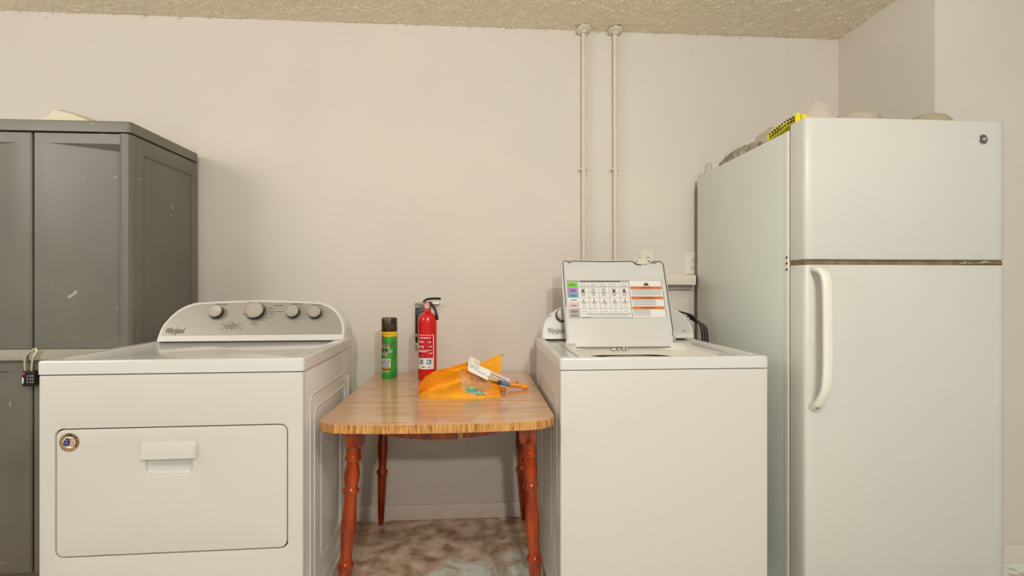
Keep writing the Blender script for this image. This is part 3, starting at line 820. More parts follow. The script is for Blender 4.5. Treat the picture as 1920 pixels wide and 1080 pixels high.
# plug end up to the wall
tube(bm, smooth_path([(.985, 2.36, 1.03), (.96, 2.45, 1.04), (.95, 2.53, 1.02), (.95, 2.545, .98)]), .0045, 8)
tag(finish('power_cord', bm, M['black']), 'black power cord bundle hanging behind the washer beside the fridge', 'cord')

# ------------------------------------------------------------------ refrigerator
FX0, FX1, FY, FB, FT = 1.107, 1.836, 1.65, 2.50, 1.730
org3 = Vector(((FX0 + FX1) / 2, FY, 0)); h = (FX1 - FX0) / 2
t = thing('refrigerator', org3, 'white top freezer refrigerator with one long curved door handle, right of the washer', 'refrigerator')
yb = .096; FBT = 1.712
bm = bmesh.new(); box(bm, -h, h, yb, FB - FY, .03, FBT, .006, 3); finish('body', bm, M['fridge_side'], t)
bm = bmesh.new(); frame_plate(bm, (-h - .001, h + .001, .05, FBT + .001), (-h + .03, h - .03, .1, FBT - .03), .006, .01, yb + .02, yb - .003, .002, XZ); finish('front_flange', bm, M['white_plastic'], t)
zg0, zg1 = 1.229, 1.247
bm = bmesh.new()
box(bm, -h + .014, h - .014, yb - .016, yb - .002, .12, zg0 - .01, .003); box(bm, -h + .014, h - .014, yb - .016, yb - .002, zg1 + .01, FT - .02, .003)
finish('door_gasket', bm, M['gap'], t)
bm = bmesh.new(); box(bm, -h + .004, h - .004, FB - FY, FB - FY + .03, .06, 1.665, .003); finish('back_cover', bm, M['gasket'], t)
bm = bmesh.new(); box(bm, -h + .004, h - .002, .012, yb, zg0 - .006, zg1 + .006); finish('door_divider', bm, M['gasket'], t)
def fdoor(name, z0, z1):
    bm = bmesh.new(); rings = []
    zz = [(0, z0), (0, z1)]
    # plan profile with softly rounded vertical front edges
    prof = [(-h, yb - .014), (-h, .014), (-h + .003, .005), (-h + .010, .0005), (-h + .03, 0), (0, -.003), (h - .03, 0), (h - .010, .0005), (h - .003, .005), (h, .014), (h, yb - .014)]
    for z, d in ((z0, .004), (z0 + .002, .0012), (z0 + .005, 0), (z1 - .005, 0), (z1 - .002, .0012), (z1, .004)):
        rings.append([(x - math.copysign(min(d, abs(x)), x), y + (d if y < .02 else 0), z) for x, y in prof])
    loft(bm, rings); return finish(name, bm, M['fridge'], t, 40)
fz = fdoor('freezer_door', zg1, FT); ff = fdoor('fresh_food_door', .11, zg0)
bm = bmesh.new(); box(bm, -h + .02, h - .02, .05, .09, .02, .10, .004); finish('base_grille', bm, M['ink2'], t)
# handle
hxx = 1.141 - org3.x
ztop = zg0 - .004
pts = smooth_path([(hxx - .004, .002, ztop - .012), (hxx - .004, -.028, ztop - .013), (hxx, -.052, ztop - .035), (hxx + .001, -.060, ztop - .09), (hxx + .001, -.062, ztop - .22), (hxx + .001, -.061, ztop - .35), (hxx - .001, -.052, ztop - .415), (hxx - .005, -.026, ztop - .458), (hxx - .008, .002, ztop - .475)], 5)
bm = bmesh.new(); rings = []
for i, q in enumerate(pts):
    tt = (pts[min(i + 1, len(pts) - 1)] - pts[max(i - 1, 0)]).normalized(); s = Vector((1, 0, 0)); u = s.cross(tt).normalized()
    k = i / (len(pts) - 1); wv = .0165; th = .009
    if k > .85: th = .012
    rings.append([q + s * wv * math.copysign(abs(math.cos(a)) ** .6, math.cos(a)) + u * th * math.copysign(abs(math.sin(a)) ** .6, math.sin(a)) for a in [2 * math.pi * j / 16 for j in range(16)]])
loft(bm, rings); hd = finish('handle', bm, M['white_plastic'], ff, 50)
q = pts[-4]; bm = bmesh.new(); nv = Vector((-.1, -.82, -.35)).normalized()
lathe(bm, [(.0065, .0), (.0065, .0125), (.004, .0125), (.0035, .0105)], axisM(q + Vector((0, 0, -.002)), nv), 12); finish('screw', bm, M['gasket'], hd)
# hinge and screws
bm = bmesh.new(); box(bm, h - .16, h - .004, .006, .05, zg0 + .004, zg0 + .008, .001); box(bm, h - .085, h - .055, .002, .02, zg0 + .008, zg1 - .003, .002)
lathe(bm, [(.006, 0), (.006, .012)], Matrix.Translation((h - .03, .02, zg0 + .004)), 12); lathe(bm, [(.006, 0), (.006, .010)], Matrix.Translation((h - .14, .012, zg0 + .004)), 12)
finish('hinge', bm, M['rust'], t)
bm = bmesh.new(); box(bm, h - .05, h + .004, .03, .12, FT - .012, FT + .010, .004); finish('hinge_cover', bm, M['white_plastic'], t)
for z in (zg1 + .012, zg1 - .009, zg0 - .013):
    bm = bmesh.new(); lathe(bm, [(.0042, 0), (.0042, .003), (.002, .004)], axisM((-h, yb + .005, z), (-1, 0, 0)), 10); finish('screw', bm, M['ink'], t)
for (px, py, r) in ((1868, 507, .0025), (1868, 755, .004)):
    c = atY(px, py, FY - .001) - org3
    bm = bmesh.new(); lathe(bm, [(r, 0), (r, .002), (r * .5, .003)], axisM((c.x, .0, c.z), (0, -1, 0)), 10); finish('plug_button', bm, M['white_plastic'], ff)
# round badge with monogram
c = atY(1844, 262, FY - .003) - org3
bm = bmesh.new(); lathe(bm, [(.0175, 0), (.0175, .002), (.016, .003), (.0145, .0028), (.0005, .0024)], axisM((c.x, -.0005, c.z), (0, -1, 0)), 32); bd = finish('badge', bm, M['steel'], fz)
p = Print(lambda a, b, q: (c.x + a, -.0030 - q, c.z + b), .0004)
p.disc(0, 0, .0135, M['ink'], 1); p.ring(0, 0, .0115, .0125, M['steel'], 2); p.text('GE', .0, -.0, .0165, M['paper'], 3, shear=.3, width=.017)
for q in range(4): p.ring(.0078 * math.cos(R(q * 90 + 45)), .0078 * math.sin(R(q * 90 + 45)), .0022, .003, M['steel'], 3, n=10, a0=q * 90, a1=q * 90 + 200)
p.build('badge_print', fz)
for sx_ in (-1, 1):
    for sy_ in (.16, FB - FY - .06):
        bm = bmesh.new(); lathe(bm, [(.022, 0), (.022, .035)], Matrix.Translation((sx_ * (h - .06), sy_, 0)), 12); finish('foot', bm, M['black'], t)

# ------------------------------------------------------------------ things on the fridge
def crumple(name, loc, size, m, label, cat, seed, sub=4, amp=.35, rz=0, fr=3.0, p=.8):
    bm = bmesh.new(); bmesh.ops.create_icosphere(bm, subdivisions=sub, radius=1)
    for v in bm.verts:
        n_ = v.co.normalized(); s = Vector((seed * 7.3, seed * 1.7, 0))
        a = abs(noise.noise(n_ * fr + s)) * 2; b = abs(noise.noise(n_ * fr * 2.7 + s)); d = 1 - amp * a - amp * .6 * b
        c = Vector((n_.x * size[0] * d, n_.y * size[1] * d, max(0, n_.z) ** p * size[2] * d + .0006 if n_.z > 0 else 0))
        v.co = c
    o = finish(name, bm, m, sharp=60, loc=loc); o.rotation_euler = (0, 0, rz)
    return tag(o, label, cat)
tf = FBT + .0005
crumple('plastic_bag', (1.285, 1.845, tf), (.068, .072, .150), M['clear'], 'puffed clear plastic bag on the front left corner of the fridge top', 'bag', 3, amp=.12)
crumple('plastic_wrap', (1.186, 2.00, tf), (.036, .16, .092), M['clear2'], 'long crumpled clear plastic wrap along the left edge of the fridge top', 'wrap', 5, amp=.2, fr=2.2)
crumple('dark_film', (1.131, 2.13, tf), (.022, .20, .046), mat('film_grey', (120, 110, 95), .7, rgb2=(196, 186, 168), vs=40), 'dark grey crumpled film on the left edge of the fridge top', 'wrap', 9, amp=.25, fr=3)
crumple('cellophane', (1.19, 2.29, tf), (.030, .10, .105), M['clear'], 'thin clear cellophane humped behind the dark film on the fridge top', 'wrap', 17, amp=.15, fr=2)
crumple('plastic_scrap', (1.126, 2.415, tf), (.017, .025, .050), M['clear2'], 'small clear plastic scrap at the back left corner of the fridge top', 'wrap', 12, sub=3, amp=.08, p=.4)
crumple('flat_sack', (1.45, 1.86, tf), (.095, .085, .1125), mat('sack_tan', (186, 175, 154), .8, var=.06, vs=20), 'flat tan sack lying behind the freezer door, nearer the middle of the fridge', 'bag', 14, amp=.04, fr=2, p=.35)
crumple('folded_cloth', (1.742, 1.86, tf), (.085, .085, .113), mat('folded_tan', (176, 166, 142), .8, var=.06, vs=20), 'flat olive tan cloth lying on the right half of the fridge top', 'cloth', 21, amp=.04, fr=2, p=.5)
# yellow hazard tape bundle
t = thing('hazard_tape', (1.125, 1.80, tf), 'bundle of yellow and black barrier tape on the left edge of the fridge top', 'tape')
def tb(y): return .0005 + .019 * min(1, max(0, (.085 - y) / .13))      # rests on the door, then on the cabinet
def tz(y): return .026 + .006 * math.sin(y * 45)
ys = sorted([(-.090 + .172 * i / 24) for i in range(25)] + [-.0485, -.0478])
for k, off in enumerate((0, .022)):
    bm = bmesh.new()
    rings = [[(off - .014, y, tb(y)), (off - .014 + .003 * math.sin(y * 60), y, tb(y) + tz(y) - .004), (off - .008, y, tb(y) + tz(y) + .002 - k * .004), (off + .004, y, tb(y) + tz(y) - k * .004), (off + .007, y, tb(y))] for y in ys]
    loft(bm, rings); fo = finish('tape_fold', bm, M['yellow_tape'], t)
bm = bmesh.new()
for k in range(10):
    y = -.083 + k * .0158
    for j in range(2):
        z0 = tb(y) + .003 + j * .012; s_ = .004 if j else -.004
        xx = -.0175
        q = [(xx, y, z0), (xx, y + .0045, z0), (xx, y + .0045 + s_, z0 + .007), (xx, y + s_, z0 + .007)]
        loft(bm, [q, [(a + .005, b, c_) for a, b, c_ in q]])
tag(finish('tape_marking', bm, M['black'], t), kind='stuff')

# ------------------------------------------------------------------ table
TZ = .735; TT = .026
TX0, TX1, TY0, TYS, TY1 = -.496, .250, 1.555, 1.868, 2.535
tcx = (TX0 + TX1) / 2
t = thing('drop_leaf_table', (tcx, (TY0 + TY1) / 2, 0), 'wood grain drop leaf table with turned red brown legs, between dryer and washer', 'table')
oy = (TY0 + TY1) / 2
def table_part(name, pts):
    bm = bmesh.new(); cx_ = sum(a for a, b in pts) / len(pts); cy_ = sum(b for a, b in pts) / len(pts)
    def ins(d): return [(a + (cx_ - a) * d / abs(cx_ - a) if abs(a - cx_) > d else a, b + (cy_ - b) * d / abs(cy_ - b) if abs(b - cy_) > d else b) for a, b in pts]
    lo = [bm.verts.new((a, b - oy, TZ - TT)) for a, b in pts]; mid = [bm.verts.new((a, b - oy, TZ - .0015)) for a, b in pts]; up = [bm.verts.new((a, b - oy, TZ)) for a, b in ins(.0015)]
    n = len(pts)
    bm.faces.new(lo[::-1]).material_index = 0; bm.faces.new(up).material_index = 0
    for i in range(n):
        j = (i + 1) % n
        bm.faces.new((lo[i], lo[j], mid[j], mid[i])).material_index = 1
        bm.faces.new((mid[i], mid[j], up[j], up[i])).material_index = 1
    return finish(name, bm, [M['table'], M['table_edge']], t)
hw_ = (TX1 - TX0) / 2
pts = [(-hw_, TYS - .0035)]
rc = .105
for i in range(11):
    a = R(180 + 90 * i / 10); pts.append((-hw_ + rc + rc * math.cos(a) * 1.0, TY0 + .014 + rc * .8 + rc * .8 * math.sin(a)))
for i in range(1, 10):
    k = i / 10; pts.append((-hw_ + rc + (2 * hw_ - 2 * rc) * k, TY0 + .014 - .014 * math.sin(math.pi * k)))
for i in range(11):
    a = R(270 + 90 * i / 10); pts.append((hw_ - rc + rc * math.cos(a), TY0 + .014 + rc * .8 + rc * .8 * math.sin(a)))
pts.append((hw_, TYS - .0035))
table_part('drop_leaf', pts)
table_part('tabletop', [(-hw_, TYS + .0035), (hw_, TYS + .0035), (hw_, TY1), (-hw_, TY1)])
finish('leaf_joint', B(-hw_ + .004, hw_ - .004, TYS - .0037 - oy, TYS + .0037 - oy, TZ - TT + .002, TZ - .003), M['gap'], t)
# aprons
def bowed(y, s0, s1, name='apron'):
    bm = bmesh.new(); rings = []
    for i in range(17):
        k = i / 16; x = s0 + (s1 - s0) * k; zz = TZ - TT - .018 - .045 * math.sin(math.pi * k) ** .8
        rings.append([(x, y, zz), (x, y + .018, zz), (x, y + .018, TZ - TT), (x, y, TZ - TT)])
    loft(bm, rings); return finish(name, bm, M['leg'], t)
bowed(1.700 - oy, -.28, .28)
bowed(2.47 - oy, -.33, .30)
for s in (-1, 1): finish('side_rail', B(s * .30 - .009, s * .30 + .009, 1.66 - oy, 2.46 - oy, TZ - TT - .03, TZ - TT), M['leg'], t)
finish('leaf_catch', B(-.064 + .123, .075, 1.685 - oy, 1.70 - oy, TZ - TT - .056, TZ - TT, .002), M['table_edge'], t)
LP = [(0.0, .020)] + [(a + .035, b) for a, b in [(.034, .026), (.035, .024), (.040, .0225), (.058, .0215), (.064, .024), (.074, .026), (.080, .0235), (.086, .0185), (.096, .0205), (.122, .0252), (.145, .0235), (.160, .020), (.166, .0215), (.172, .0265), (.180, .0255),
      (.186, .0195), (.21, .0185), (.245, .0215), (.285, .0240), (.32, .0225), (.36, .019), (.39, .0178), (.398, .022), (.406, .0265), (.416, .0255), (.420, .0215), (.44, .0205), (.54, .0175), (.64, .0145), (.673, .012)]]
def leg(xt, yt, xb, yb_):
    o = Vector((xt, yt - oy, TZ - TT)); e_ = Vector((xb, yb_ - oy, 0)); ln = (e_ - o).length; d = (e_ - o) / ln
    Mx = axisM(o, d); sc = ln / .709
    bm = bmesh.new()
    lathe(bm, [(r, dd_ * sc) for dd_, r in LP], Mx, 22)
    bmx = bmesh.ops.create_cube(bm, size=1)
    for v in bmx['verts']:
        f = 1 if v.co.z > 0 else .9
        v.co = Vector((o.x + v.co.x * .058 * f + (d.x * .02 if v.co.z < 0 else 0), o.y + v.co.y * .056 * f, o.z - .035 + v.co.z * .070))
    es = list({e for v in bmx['verts'] for e in v.link_edges}); bmesh.ops.bevel(bm, geom=es, offset=.004, segments=2, affect='EDGES')
    return finish('leg', bm, M['leg'], t, 40)
def lx(px, Y): return atY(px, 900, Y).x - tcx
leg(lx(667, 1.68), 1.68, lx(636, 1.64), 1.64)
leg(lx(989, 1.68), 1.68, lx(1010, 1.64), 1.64)
leg(lx(721, 2.44), 2.44, lx(714, 2.515), 2.515)
leg(lx(970, 2.44), 2.44, lx(983, 2.515), 2.515)

# ------------------------------------------------------------------ spray can
c = atZ(730, 711, TZ); c.y += .033; c.x = atY(730, 650, c.y).x
t = thing('spray_can', (c.x, c.y, TZ), 'green wasp and hornet spray can with a black cap on the table', 'can')
r = .0355
bm = bmesh.new(); lathe(bm, [(.0335, 0), (r, .003), (r, .200), (.034, .206), (.031, .208)], n=36); finish('body', bm, M['can_green'], t)
bm = bmesh.new(); lathe(bm, [(r + .0005, .192), (r + .0005, .214), (.033, .215)], n=36); finish('yellow_band', bm, M['can_yellow'], t)
bm = bmesh.new(); lathe(bm, [(.0345, .213), (.0355, .215), (.0355, .272), (.034, .2765), (.030, .2775), (.029, .274), (.0005, .274)], n=36); finish('cap', bm, M['can_black'], t)
face = math.atan2(-c.x, c.y)     # direction to the camera
def cyl(rad, cx=0):
    def T(a, b, q):
        an = a / rad - face * 1.0
        return ((rad + .0004 + q) * math.sin(an), -(rad + .0004 + q) * math.cos(an), b)
    return T
def ccx(a): return a
p = Print(cyl(r), .0002)
p.rect(-.030, .017, .052, .092, M['paper'], 1, nx=10)
p.text('WASP &', -.007, .083, .0175, M['black'], 2, width=.040); p.text('HORNET', -.008, .0715, .0175, M['black'], 2, width=.042); p.text('KILLER', -.005, .060, .0175, M['black'], 2, width=.034)
p.rect(-.030, .015, .044, .050, M['orange'], 1, nx=8); p.dashes(-.028, .014, .041, .004, M['red_label'], 2, 5); p.dashes(-.028, .014, .033, .004, M['paper'], 2, 6)
p.dashes(-.02, .02, .022, .003, M['ink2'], 2, 8)
# picture panel: burst, script and insects
for k, (a, b, rx, rz_, m) in enumerate(((-.012, .155, 2.2, .010, 'red_gauge'), (-.006, .148, 2.4, .009, 'paper'), (-.004, .148, 2.2, .006, 'greyp'), (-.014, .128, 1.6, .008, 'ink'), (.006, .126, 2.0, .0085, 'pink'), (.020, .126, .9, .008, 'sky'), (-.01, .114, 2.2, .006, 'greyp'), (-.02, .120, 1, .006, 'gold'), (.0, .131, .8, .006, 'ink'), (-.024, .186, .8, .010, 'ink'), (.0, .104, 2.2, .004, 'green_print'), (.008, .137, 1.3, .003, 'can_yellow'), (-.006, .121, 1.6, .003, 'red_label'))):
    p.disc(a, b, rz_, M[m], 1 + k * .5, n=18, rx=rx)
p.text('S', -.020, .148, .014, M['ink'], 9, shear=.3); p.ring(-.024, .186, .004, .0055, M['paper'], 9, n=14)
for k in range(9): p.rect(-.016 + k * .0042, -.0135 + k * .0042, .145 + (k % 3) * .0012, .152 - (k % 2) * .002, M['ink'], 9)
p.build('label', t)
p = Print(cyl(r + .0008), .0002); p.dashes(-.026, .022, .203, .006, M['orange'], 1, 12); p.build('band_print', t)

# ------------------------------------------------------------------ extinguisher
c = atZ(802, 711, TZ); c.y = 2.335; c.x = atY(801.5, 650, c.y).x
t = thing('fire_extinguisher', (c.x, c.y, TZ), 'red fire extinguisher standing on the table behind the yellow cloth', 'fire extinguisher')
r = .0425
bm = bmesh.new(); lathe(bm, [(.038, 0), (.0415, .004), (r, .010), (r, .262), (.0415, .274), (.038, .286), (.031, .296), (.022, .302), (.016, .306), (.0155, .322)], n=40); finish('cylinder', bm, M['red'], t)
bm = bmesh.new(); lathe(bm, [(.0165, .314), (.0175, .318), (.0175, .336), (.015, .342), (.012, .344), (.012, .352)], n=20); finish('valve', bm, M['steel'], t)
bm = bmesh.new(); gx = .000
lathe(bm, [(.0165, 0), (.0175, .003), (.0165, .009), (.014, .010), (.0135, .007), (.0005, .007)], axisM((gx - .001, -.012, .334), (0, -1, 0)), 24); gg = finish('gauge', bm, M['red_gauge'], t)
p = Print(lambda a, b, q: (gx - .001 + a, -.0192 - q, .334 + b), .0003)
p.disc(0, 0, .0125, M['pink'], 1); p.ring(0, 0, .009, .0115, M['red_label'], 2, a0=150, a1=300, n=14); p.ring(0, 0, .009, .0115, M['ink'], 2, a0=-30, a1=40, n=8); p.rect(-.001, .001, -.002, .008, M['ink'], 3); p.build('gauge_dial', gg)
bm = bmesh.new(); tube(bm, smooth_path([(-.018, 0, .350), (-.012, 0, .357), (.0, 0, .364), (.02, 0, .3665), (.045, -.002, .367), (.060, -.004, .3655)]), .0042, 8, flat=1.3); finish('lever', bm, M['black'], t)
bm = bmesh.new(); tube(bm, smooth_path([(.006, 0, .352), (.015, 0, .345), (.023, 0, .335), (.034, -.004, .318), (.041, -.008, .295), (.045, -.008, .270)]), [.0065] * 5 * 6 + [.0055], 8); finish('carry_handle', bm, M['black'], t)
bm = bmesh.new(); tube(bm, [(-.013 + .0, -.004, .352), (.006, -.008, .344)], .002, 6); tube(bm, [(.006 + .007 * math.cos(R(a)), -.010, .338 + .007 * math.sin(R(a))) for a in range(0, 361, 30)], .0012, 6); finish('safety_pin', bm, M['steel'], t)
p = Print(cyl(r), .0002)
wl = .042
p.rect(-wl, wl, .100, .205, M['paper'], 1, nx=14); p.rect(-wl + .004, wl - .005, .103, .203, M['red_label'], 2, nx=12)
p.rect(-wl, wl, .052, .103, M['paper'], 1, nx=14)
p.dashes(-.028, .028, .192, .006, M['paper'], 3, 21, 1.0, 1.6)
for z_, a, b, hh in ((.176, -.034, -.006, .004), (.171, -.034, -.002, .003), (.155, -.034, -.004, .004), (.149, -.034, -.006, .005), (.136, -.034, .030, .004), (.130, -.034, .010, .004)): p.dashes(a, b, z_, hh, M['paper'] if hh > .003 else M['pink'], 3, int(z_ * 999), 1, 2.2)
for (a, b) in ((.020, .172), (.024, .152), (.024, .122)):
    p.poly([(a - .009, b + .003), (a - .002, b + .001), (a + .006, b + .005), (a + .008, b), (a + .004, b - .003), (a - .003, b - .002)], M['paper'], 3)
p.poly([(-.028, .107), (-.01, .110), (.012, .116), (.012, .119), (-.012, .114), (-.03, .111)], M['paper'], 3)
for cx_ in (-.019, .018):
    p.rect(cx_ - .010, cx_ + .010, .074, .094, M['blue'], 2, nx=3)
    p.disc(cx_ - .003, .086, .0045, M['paper'], 3, n=12); p.poly([(cx_ - .008, .076), (cx_ + .006, .076), (cx_ + .003, .083), (cx_ - .004, .082)], M['paper'], 3); p.rect(cx_ - .009, cx_ + .009, .0955, .0975, M['blue'], 2)
p.poly([(cx_ - .008, .075), (cx_ - .006, .075), (cx_ + .009, .092), (cx_ + .007, .093)], M['navy'], 4)
p.dashes(-.016, .022, .061, .005, M['ink'], 3, 33); p.build('label', t)

# wall bracket behind the extinguisher
c = atY(787, 610, YW - .02)
t = thing('wall_bracket', (c.x, YW, c.z), 'black extinguisher bracket on the wall behind the red cylinder', 'bracket')
bm = bmesh.new(); slab(bm, -.022, .030, -.085, .085, 0, -.022, .004, .003); finish('back_plate', bm, M['black'], t)
bm = bmesh.new(); box(bm, -.024, .098, -.030, -.022, .098, .110, .002); box(bm, .0, .012, -.024, 0, .084, .112, .002); finish('strap', bm, M['steel'], t)
bm = bmesh.new(); box(bm, -.024, -.012, -.026, -.014, -.060, -.044, .002); finish('buckle', bm, M['steel'], t)
bm = bmesh.new(); box(bm, -.022, -.002, -.02, 0, -.125, -.09, .003); finish('lower_tab', bm, M['steel'], t)

# ------------------------------------------------------------------ yellow cloth with items
cb = atZ(863, 746, TZ)
def cloth_main():
    bm = bmesh.new(); nu, nv = 90, 64
    xs0, xs1 = atY(788, 700, 2.0).x, atY(938, 700, 2.0).x
    g = []
    for i in range(nu + 1):
        u = i / nu; row = []
        # ridge height along the length
        hh = np.interp(u, [0, .05, .14, .30, .60, .66, .80, 1], [.020, .050, .066, .080, .106, .088, .060, .036])
        y0 = np.interp(u, [0, .12, .3, .8, 1], [1.955, 1.925, 1.915, 1.915, 1.94]); y1 = np.interp(u, [0, .15, 1], [2.06, 2.12, 2.12])
        for j in range(nv + 1):
            v = j / nv; x = xs0 + (xs1 - xs0) * u; y = y0 + (y1 - y0) * v
            prof = math.sin(min(1, v / .62) * math.pi / 2) ** .8 if v < .62 else math.cos((v - .62) / .38 * math.pi / 2) ** .6
            ph = (v * 24 - u * 5) + 2.2 * noise.noise(Vector((u * 3, v * 2, 1))); f = (.030 - .016 * min(1, v / .5)) * (1 - abs(math.sin(ph / 2)) * 2) * (1 - u * .35)
            f += .006 * noise.noise(Vector((u * 6, v * 5, 3))) + .006 * abs(noise.noise(Vector((u * 4 + v * 4, v * 9 - u * 6, 8))))
            z = max(.0008, hh * prof + f * min(1, prof * 2.2) + .006 * (v > .01))
            if v < .01: z = .0008
            y -= 1.3 * f * min(1, prof * 2.2) * (1 if v < .62 else 0); x += .004 * noise.noise(Vector((v * 8, u * 2, 5)))
            row.append(bm.verts.new((x - cb.x, y - cb.y, z)))
        g.append(row)
    for i in range(nu):
        for j in range(nv): bm.faces.new((g[i][j], g[i + 1][j], g[i + 1][j + 1], g[i][j + 1]))
    # rim down to table and base
    rim = [g[i][0] for i in range(nu + 1)] + [g[nu][j] for j in range(1, nv + 1)] + [g[i][nv] for i in range(nu - 1, -1, -1)] + [g[0][j] for j in range(nv - 1, 0, -1)]
    lo = [bm.verts.new((v.co.x, v.co.y, .0003)) for v in rim]
    n = len(rim)
    for i in range(n): bm.faces.new((rim[i], rim[(i + 1) % n], lo[(i + 1) % n], lo[i]))
    bm.faces.new(lo)
    return bm
t = thing('yellow_bag', (cb.x, cb.y, TZ), 'bright yellow cloth bag lying crumpled on the table in front of the extinguisher', 'bag')
finish('fabric', cloth_main(), M['cloth'], t, 50)
# raised pointed corner
bm = bmesh.new(); A = atY(900, 684, 2.04) ; Bp = atY(941, 667, 2.03); Cc = atY(937, 716, 2.01); Dd = atY(895, 716, 2.01)
n = 12; gf = []; gb = []
for i in range(n + 1):
    rf, rb = [], []
    for j in range(n + 1):
        u, v = i / n, j / n
        p_ = (Dd.lerp(Cc, u)).lerp(A.lerp(Bp, u), v) - Vector((cb.x, cb.y, TZ))
        off = .008 * math.sin(u * 9 + v * 4) * (1 - v * .6) - .02 * math.sin(math.pi * u) * (1 - v)
        rf.append(bm.verts.new(p_ + Vector((0, off - .003, 0)))); rb.append(bm.verts.new(p_ + Vector((0, off + .003 + .01 * (1 - v), 0))))
    gf.append(rf); gb.append(rb)
for i in range(n):
    for j in range(n):
        bm.faces.new((gf[i][j], gf[i + 1][j], gf[i + 1][j + 1], gf[i][j + 1])); bm.faces.new((gb[i][j], gb[i][j + 1], gb[i + 1][j + 1], gb[i + 1][j]))
for i in range(n):
    bm.faces.new((gf[i][0], gb[i][0], gb[i + 1][0], gf[i + 1][0])); bm.faces.new((gf[i][n], gf[i + 1][n], gb[i + 1][n], gb[i][n]))
    bm.faces.new((gf[0][i], gf[0][i + 1], gb[0][i + 1], gb[0][i])); bm.faces.new((gf[n][i], gb[n][i], gb[n][i + 1], gf[n][i + 1]))
finish('corner_flap', bm, M['cloth'], t, 50)
hp = [A - Vector((cb.x, cb.y, TZ)), Bp - Vector((cb.x, cb.y, TZ))]
bm = bmesh.new(); tube(bm, smooth_path([hp[0] + Vector((-.02, 0, -.006)), hp[0], hp[0].lerp(hp[1], .5) + Vector((0, 0, .002)), hp[1]]), [.004] * 18 + [.0028], 8); finish('hem', bm, M['cloth'], t)
bm = bmesh.new(); bmesh.ops.create_icosphere(bm, subdivisions=2, radius=.005, matrix=Matrix.Translation(hp[1]) @ Matrix.Diagonal((1.5, 1, .8, 1))); finish('cord_tip', bm, mat('cord_tip_green', (160, 170, 110), .5), t)

# paper card in a clear pouch, standing tilted on the bag
def quadplate(name, px, Y, th, m, parent, org_, nz=0, cur=.0):
    """px: four picture corners tl,tr,br,bl of a thin sheet with thickness th; each corner has its own depth"""
    c4 = [atY(a, b, y_) - org_ for (a, b), y_ in zip(px, Y)]
    bm = bmesh.new(); n = 8; F = []; K = []
    nn = (c4[1] - c4[0]).cross(c4[3] - c4[0]).normalized()
    for i in range(n + 1):
        f, k = [], []
        for j in range(n + 1):
            u, v = i / n, j / n
            q = c4[0].lerp(c4[1], u).lerp(c4[3].lerp(c4[2], u), v) + nn * (cur * math.sin(math.pi * u) + nz * noise.noise(Vector((u * 5, v * 5, Y[0] * 9))))
            f.append(bm.verts.new(q + nn * th / 2)); k.append(bm.verts.new(q - nn * th / 2))
        F.append(f); K.append(k)
    for i in range(n):
        for j in range(n):
            bm.faces.new((F[i][j], F[i + 1][j], F[i + 1][j + 1], F[i][j + 1])); bm.faces.new((K[i][j], K[i][j + 1], K[i + 1][j + 1], K[i + 1][j]))
        bm.faces.new((F[i][0], K[i][0], K[i + 1][0], F[i + 1][0])); bm.faces.new((F[i][n], F[i + 1][n], K[i + 1][n], K[i][n]))
        bm.faces.new((F[0][i], F[0][i + 1], K[0][i + 1], K[0][i])); bm.faces.new((F[n][i], K[n][i], K[n][i + 1], F[n][i + 1]))
    return finish(name, bm, m, parent, 50), c4, nn
cpos = atY(900, 715, 1.965)
t = thing('card_pouch', (cpos.x, cpos.y, TZ + .05), 'white handwritten paper card in a clear pouch leaning on the yellow bag', 'card')
O = Vector((cpos.x, cpos.y, TZ + .05))
_, c4, nn = quadplate('card', [(878, 677), (922, 697), (914, 714), (877, 696)], (1.985, 1.97, 1.945, 1.955), .0015, M['paper'], t, O, .001)
quadplate('pouch_flap', [(880, 668), (900, 678), (898, 688), (878, 679)], (1.99, 1.985, 1.975, 1.98), .001, plastic_mat('pouch_film', (226, 216, 196), .8, .3), t, O, .004)
quadplate('pouch_tail', [(922, 697), (958, 712), (956, 722), (916, 713)], (1.965, 1.955, 1.945, 1.945), .002, M['clear2'], t, O, .010)
quadplate('receipt', [(924, 698), (957, 712), (955, 716), (922, 702)], (1.962, 1.952, 1.945, 1.95), .001, M['pink'], t, O, .004)
uu = (c4[1] - c4[0]); vv = (c4[3] - c4[0]); fn = -nn if nn.y > 0 else nn
p = Print(lambda a, b, q: tuple(c4[0] + uu * a + vv * b + fn * (.0022 + q)), .0003)
rn = random.Random(5)
for (xa, xb, yy, hh) in ((.04, .42, .30, .07), (.06, .36, .52, .05), (.38, .74, .62, .05), (.78, .94, .74, .10)):
    x_ = xa
    while x_ < xb:
        d_ = rn.uniform(.02, .045); z_ = yy + rn.uniform(-.5, .5) * hh * 1.5
        p.poly([(x_, z_ - .05), (x_ + .010, z_ - .05), (x_ + d_ + .008, z_ + .05), (x_ + d_ - .004, z_ + .05)], M['ink'] if xb < .76 else M['blue'], 1)
        p.poly([(x_ + d_, z_ + .05), (x_ + d_ + .009, z_ + .04), (x_ + d_ + .02, z_ - .05), (x_ + d_ + .011, z_ - .05)], M['ink2'], 2); x_ += d_ + .018
p.build('handwriting', t)

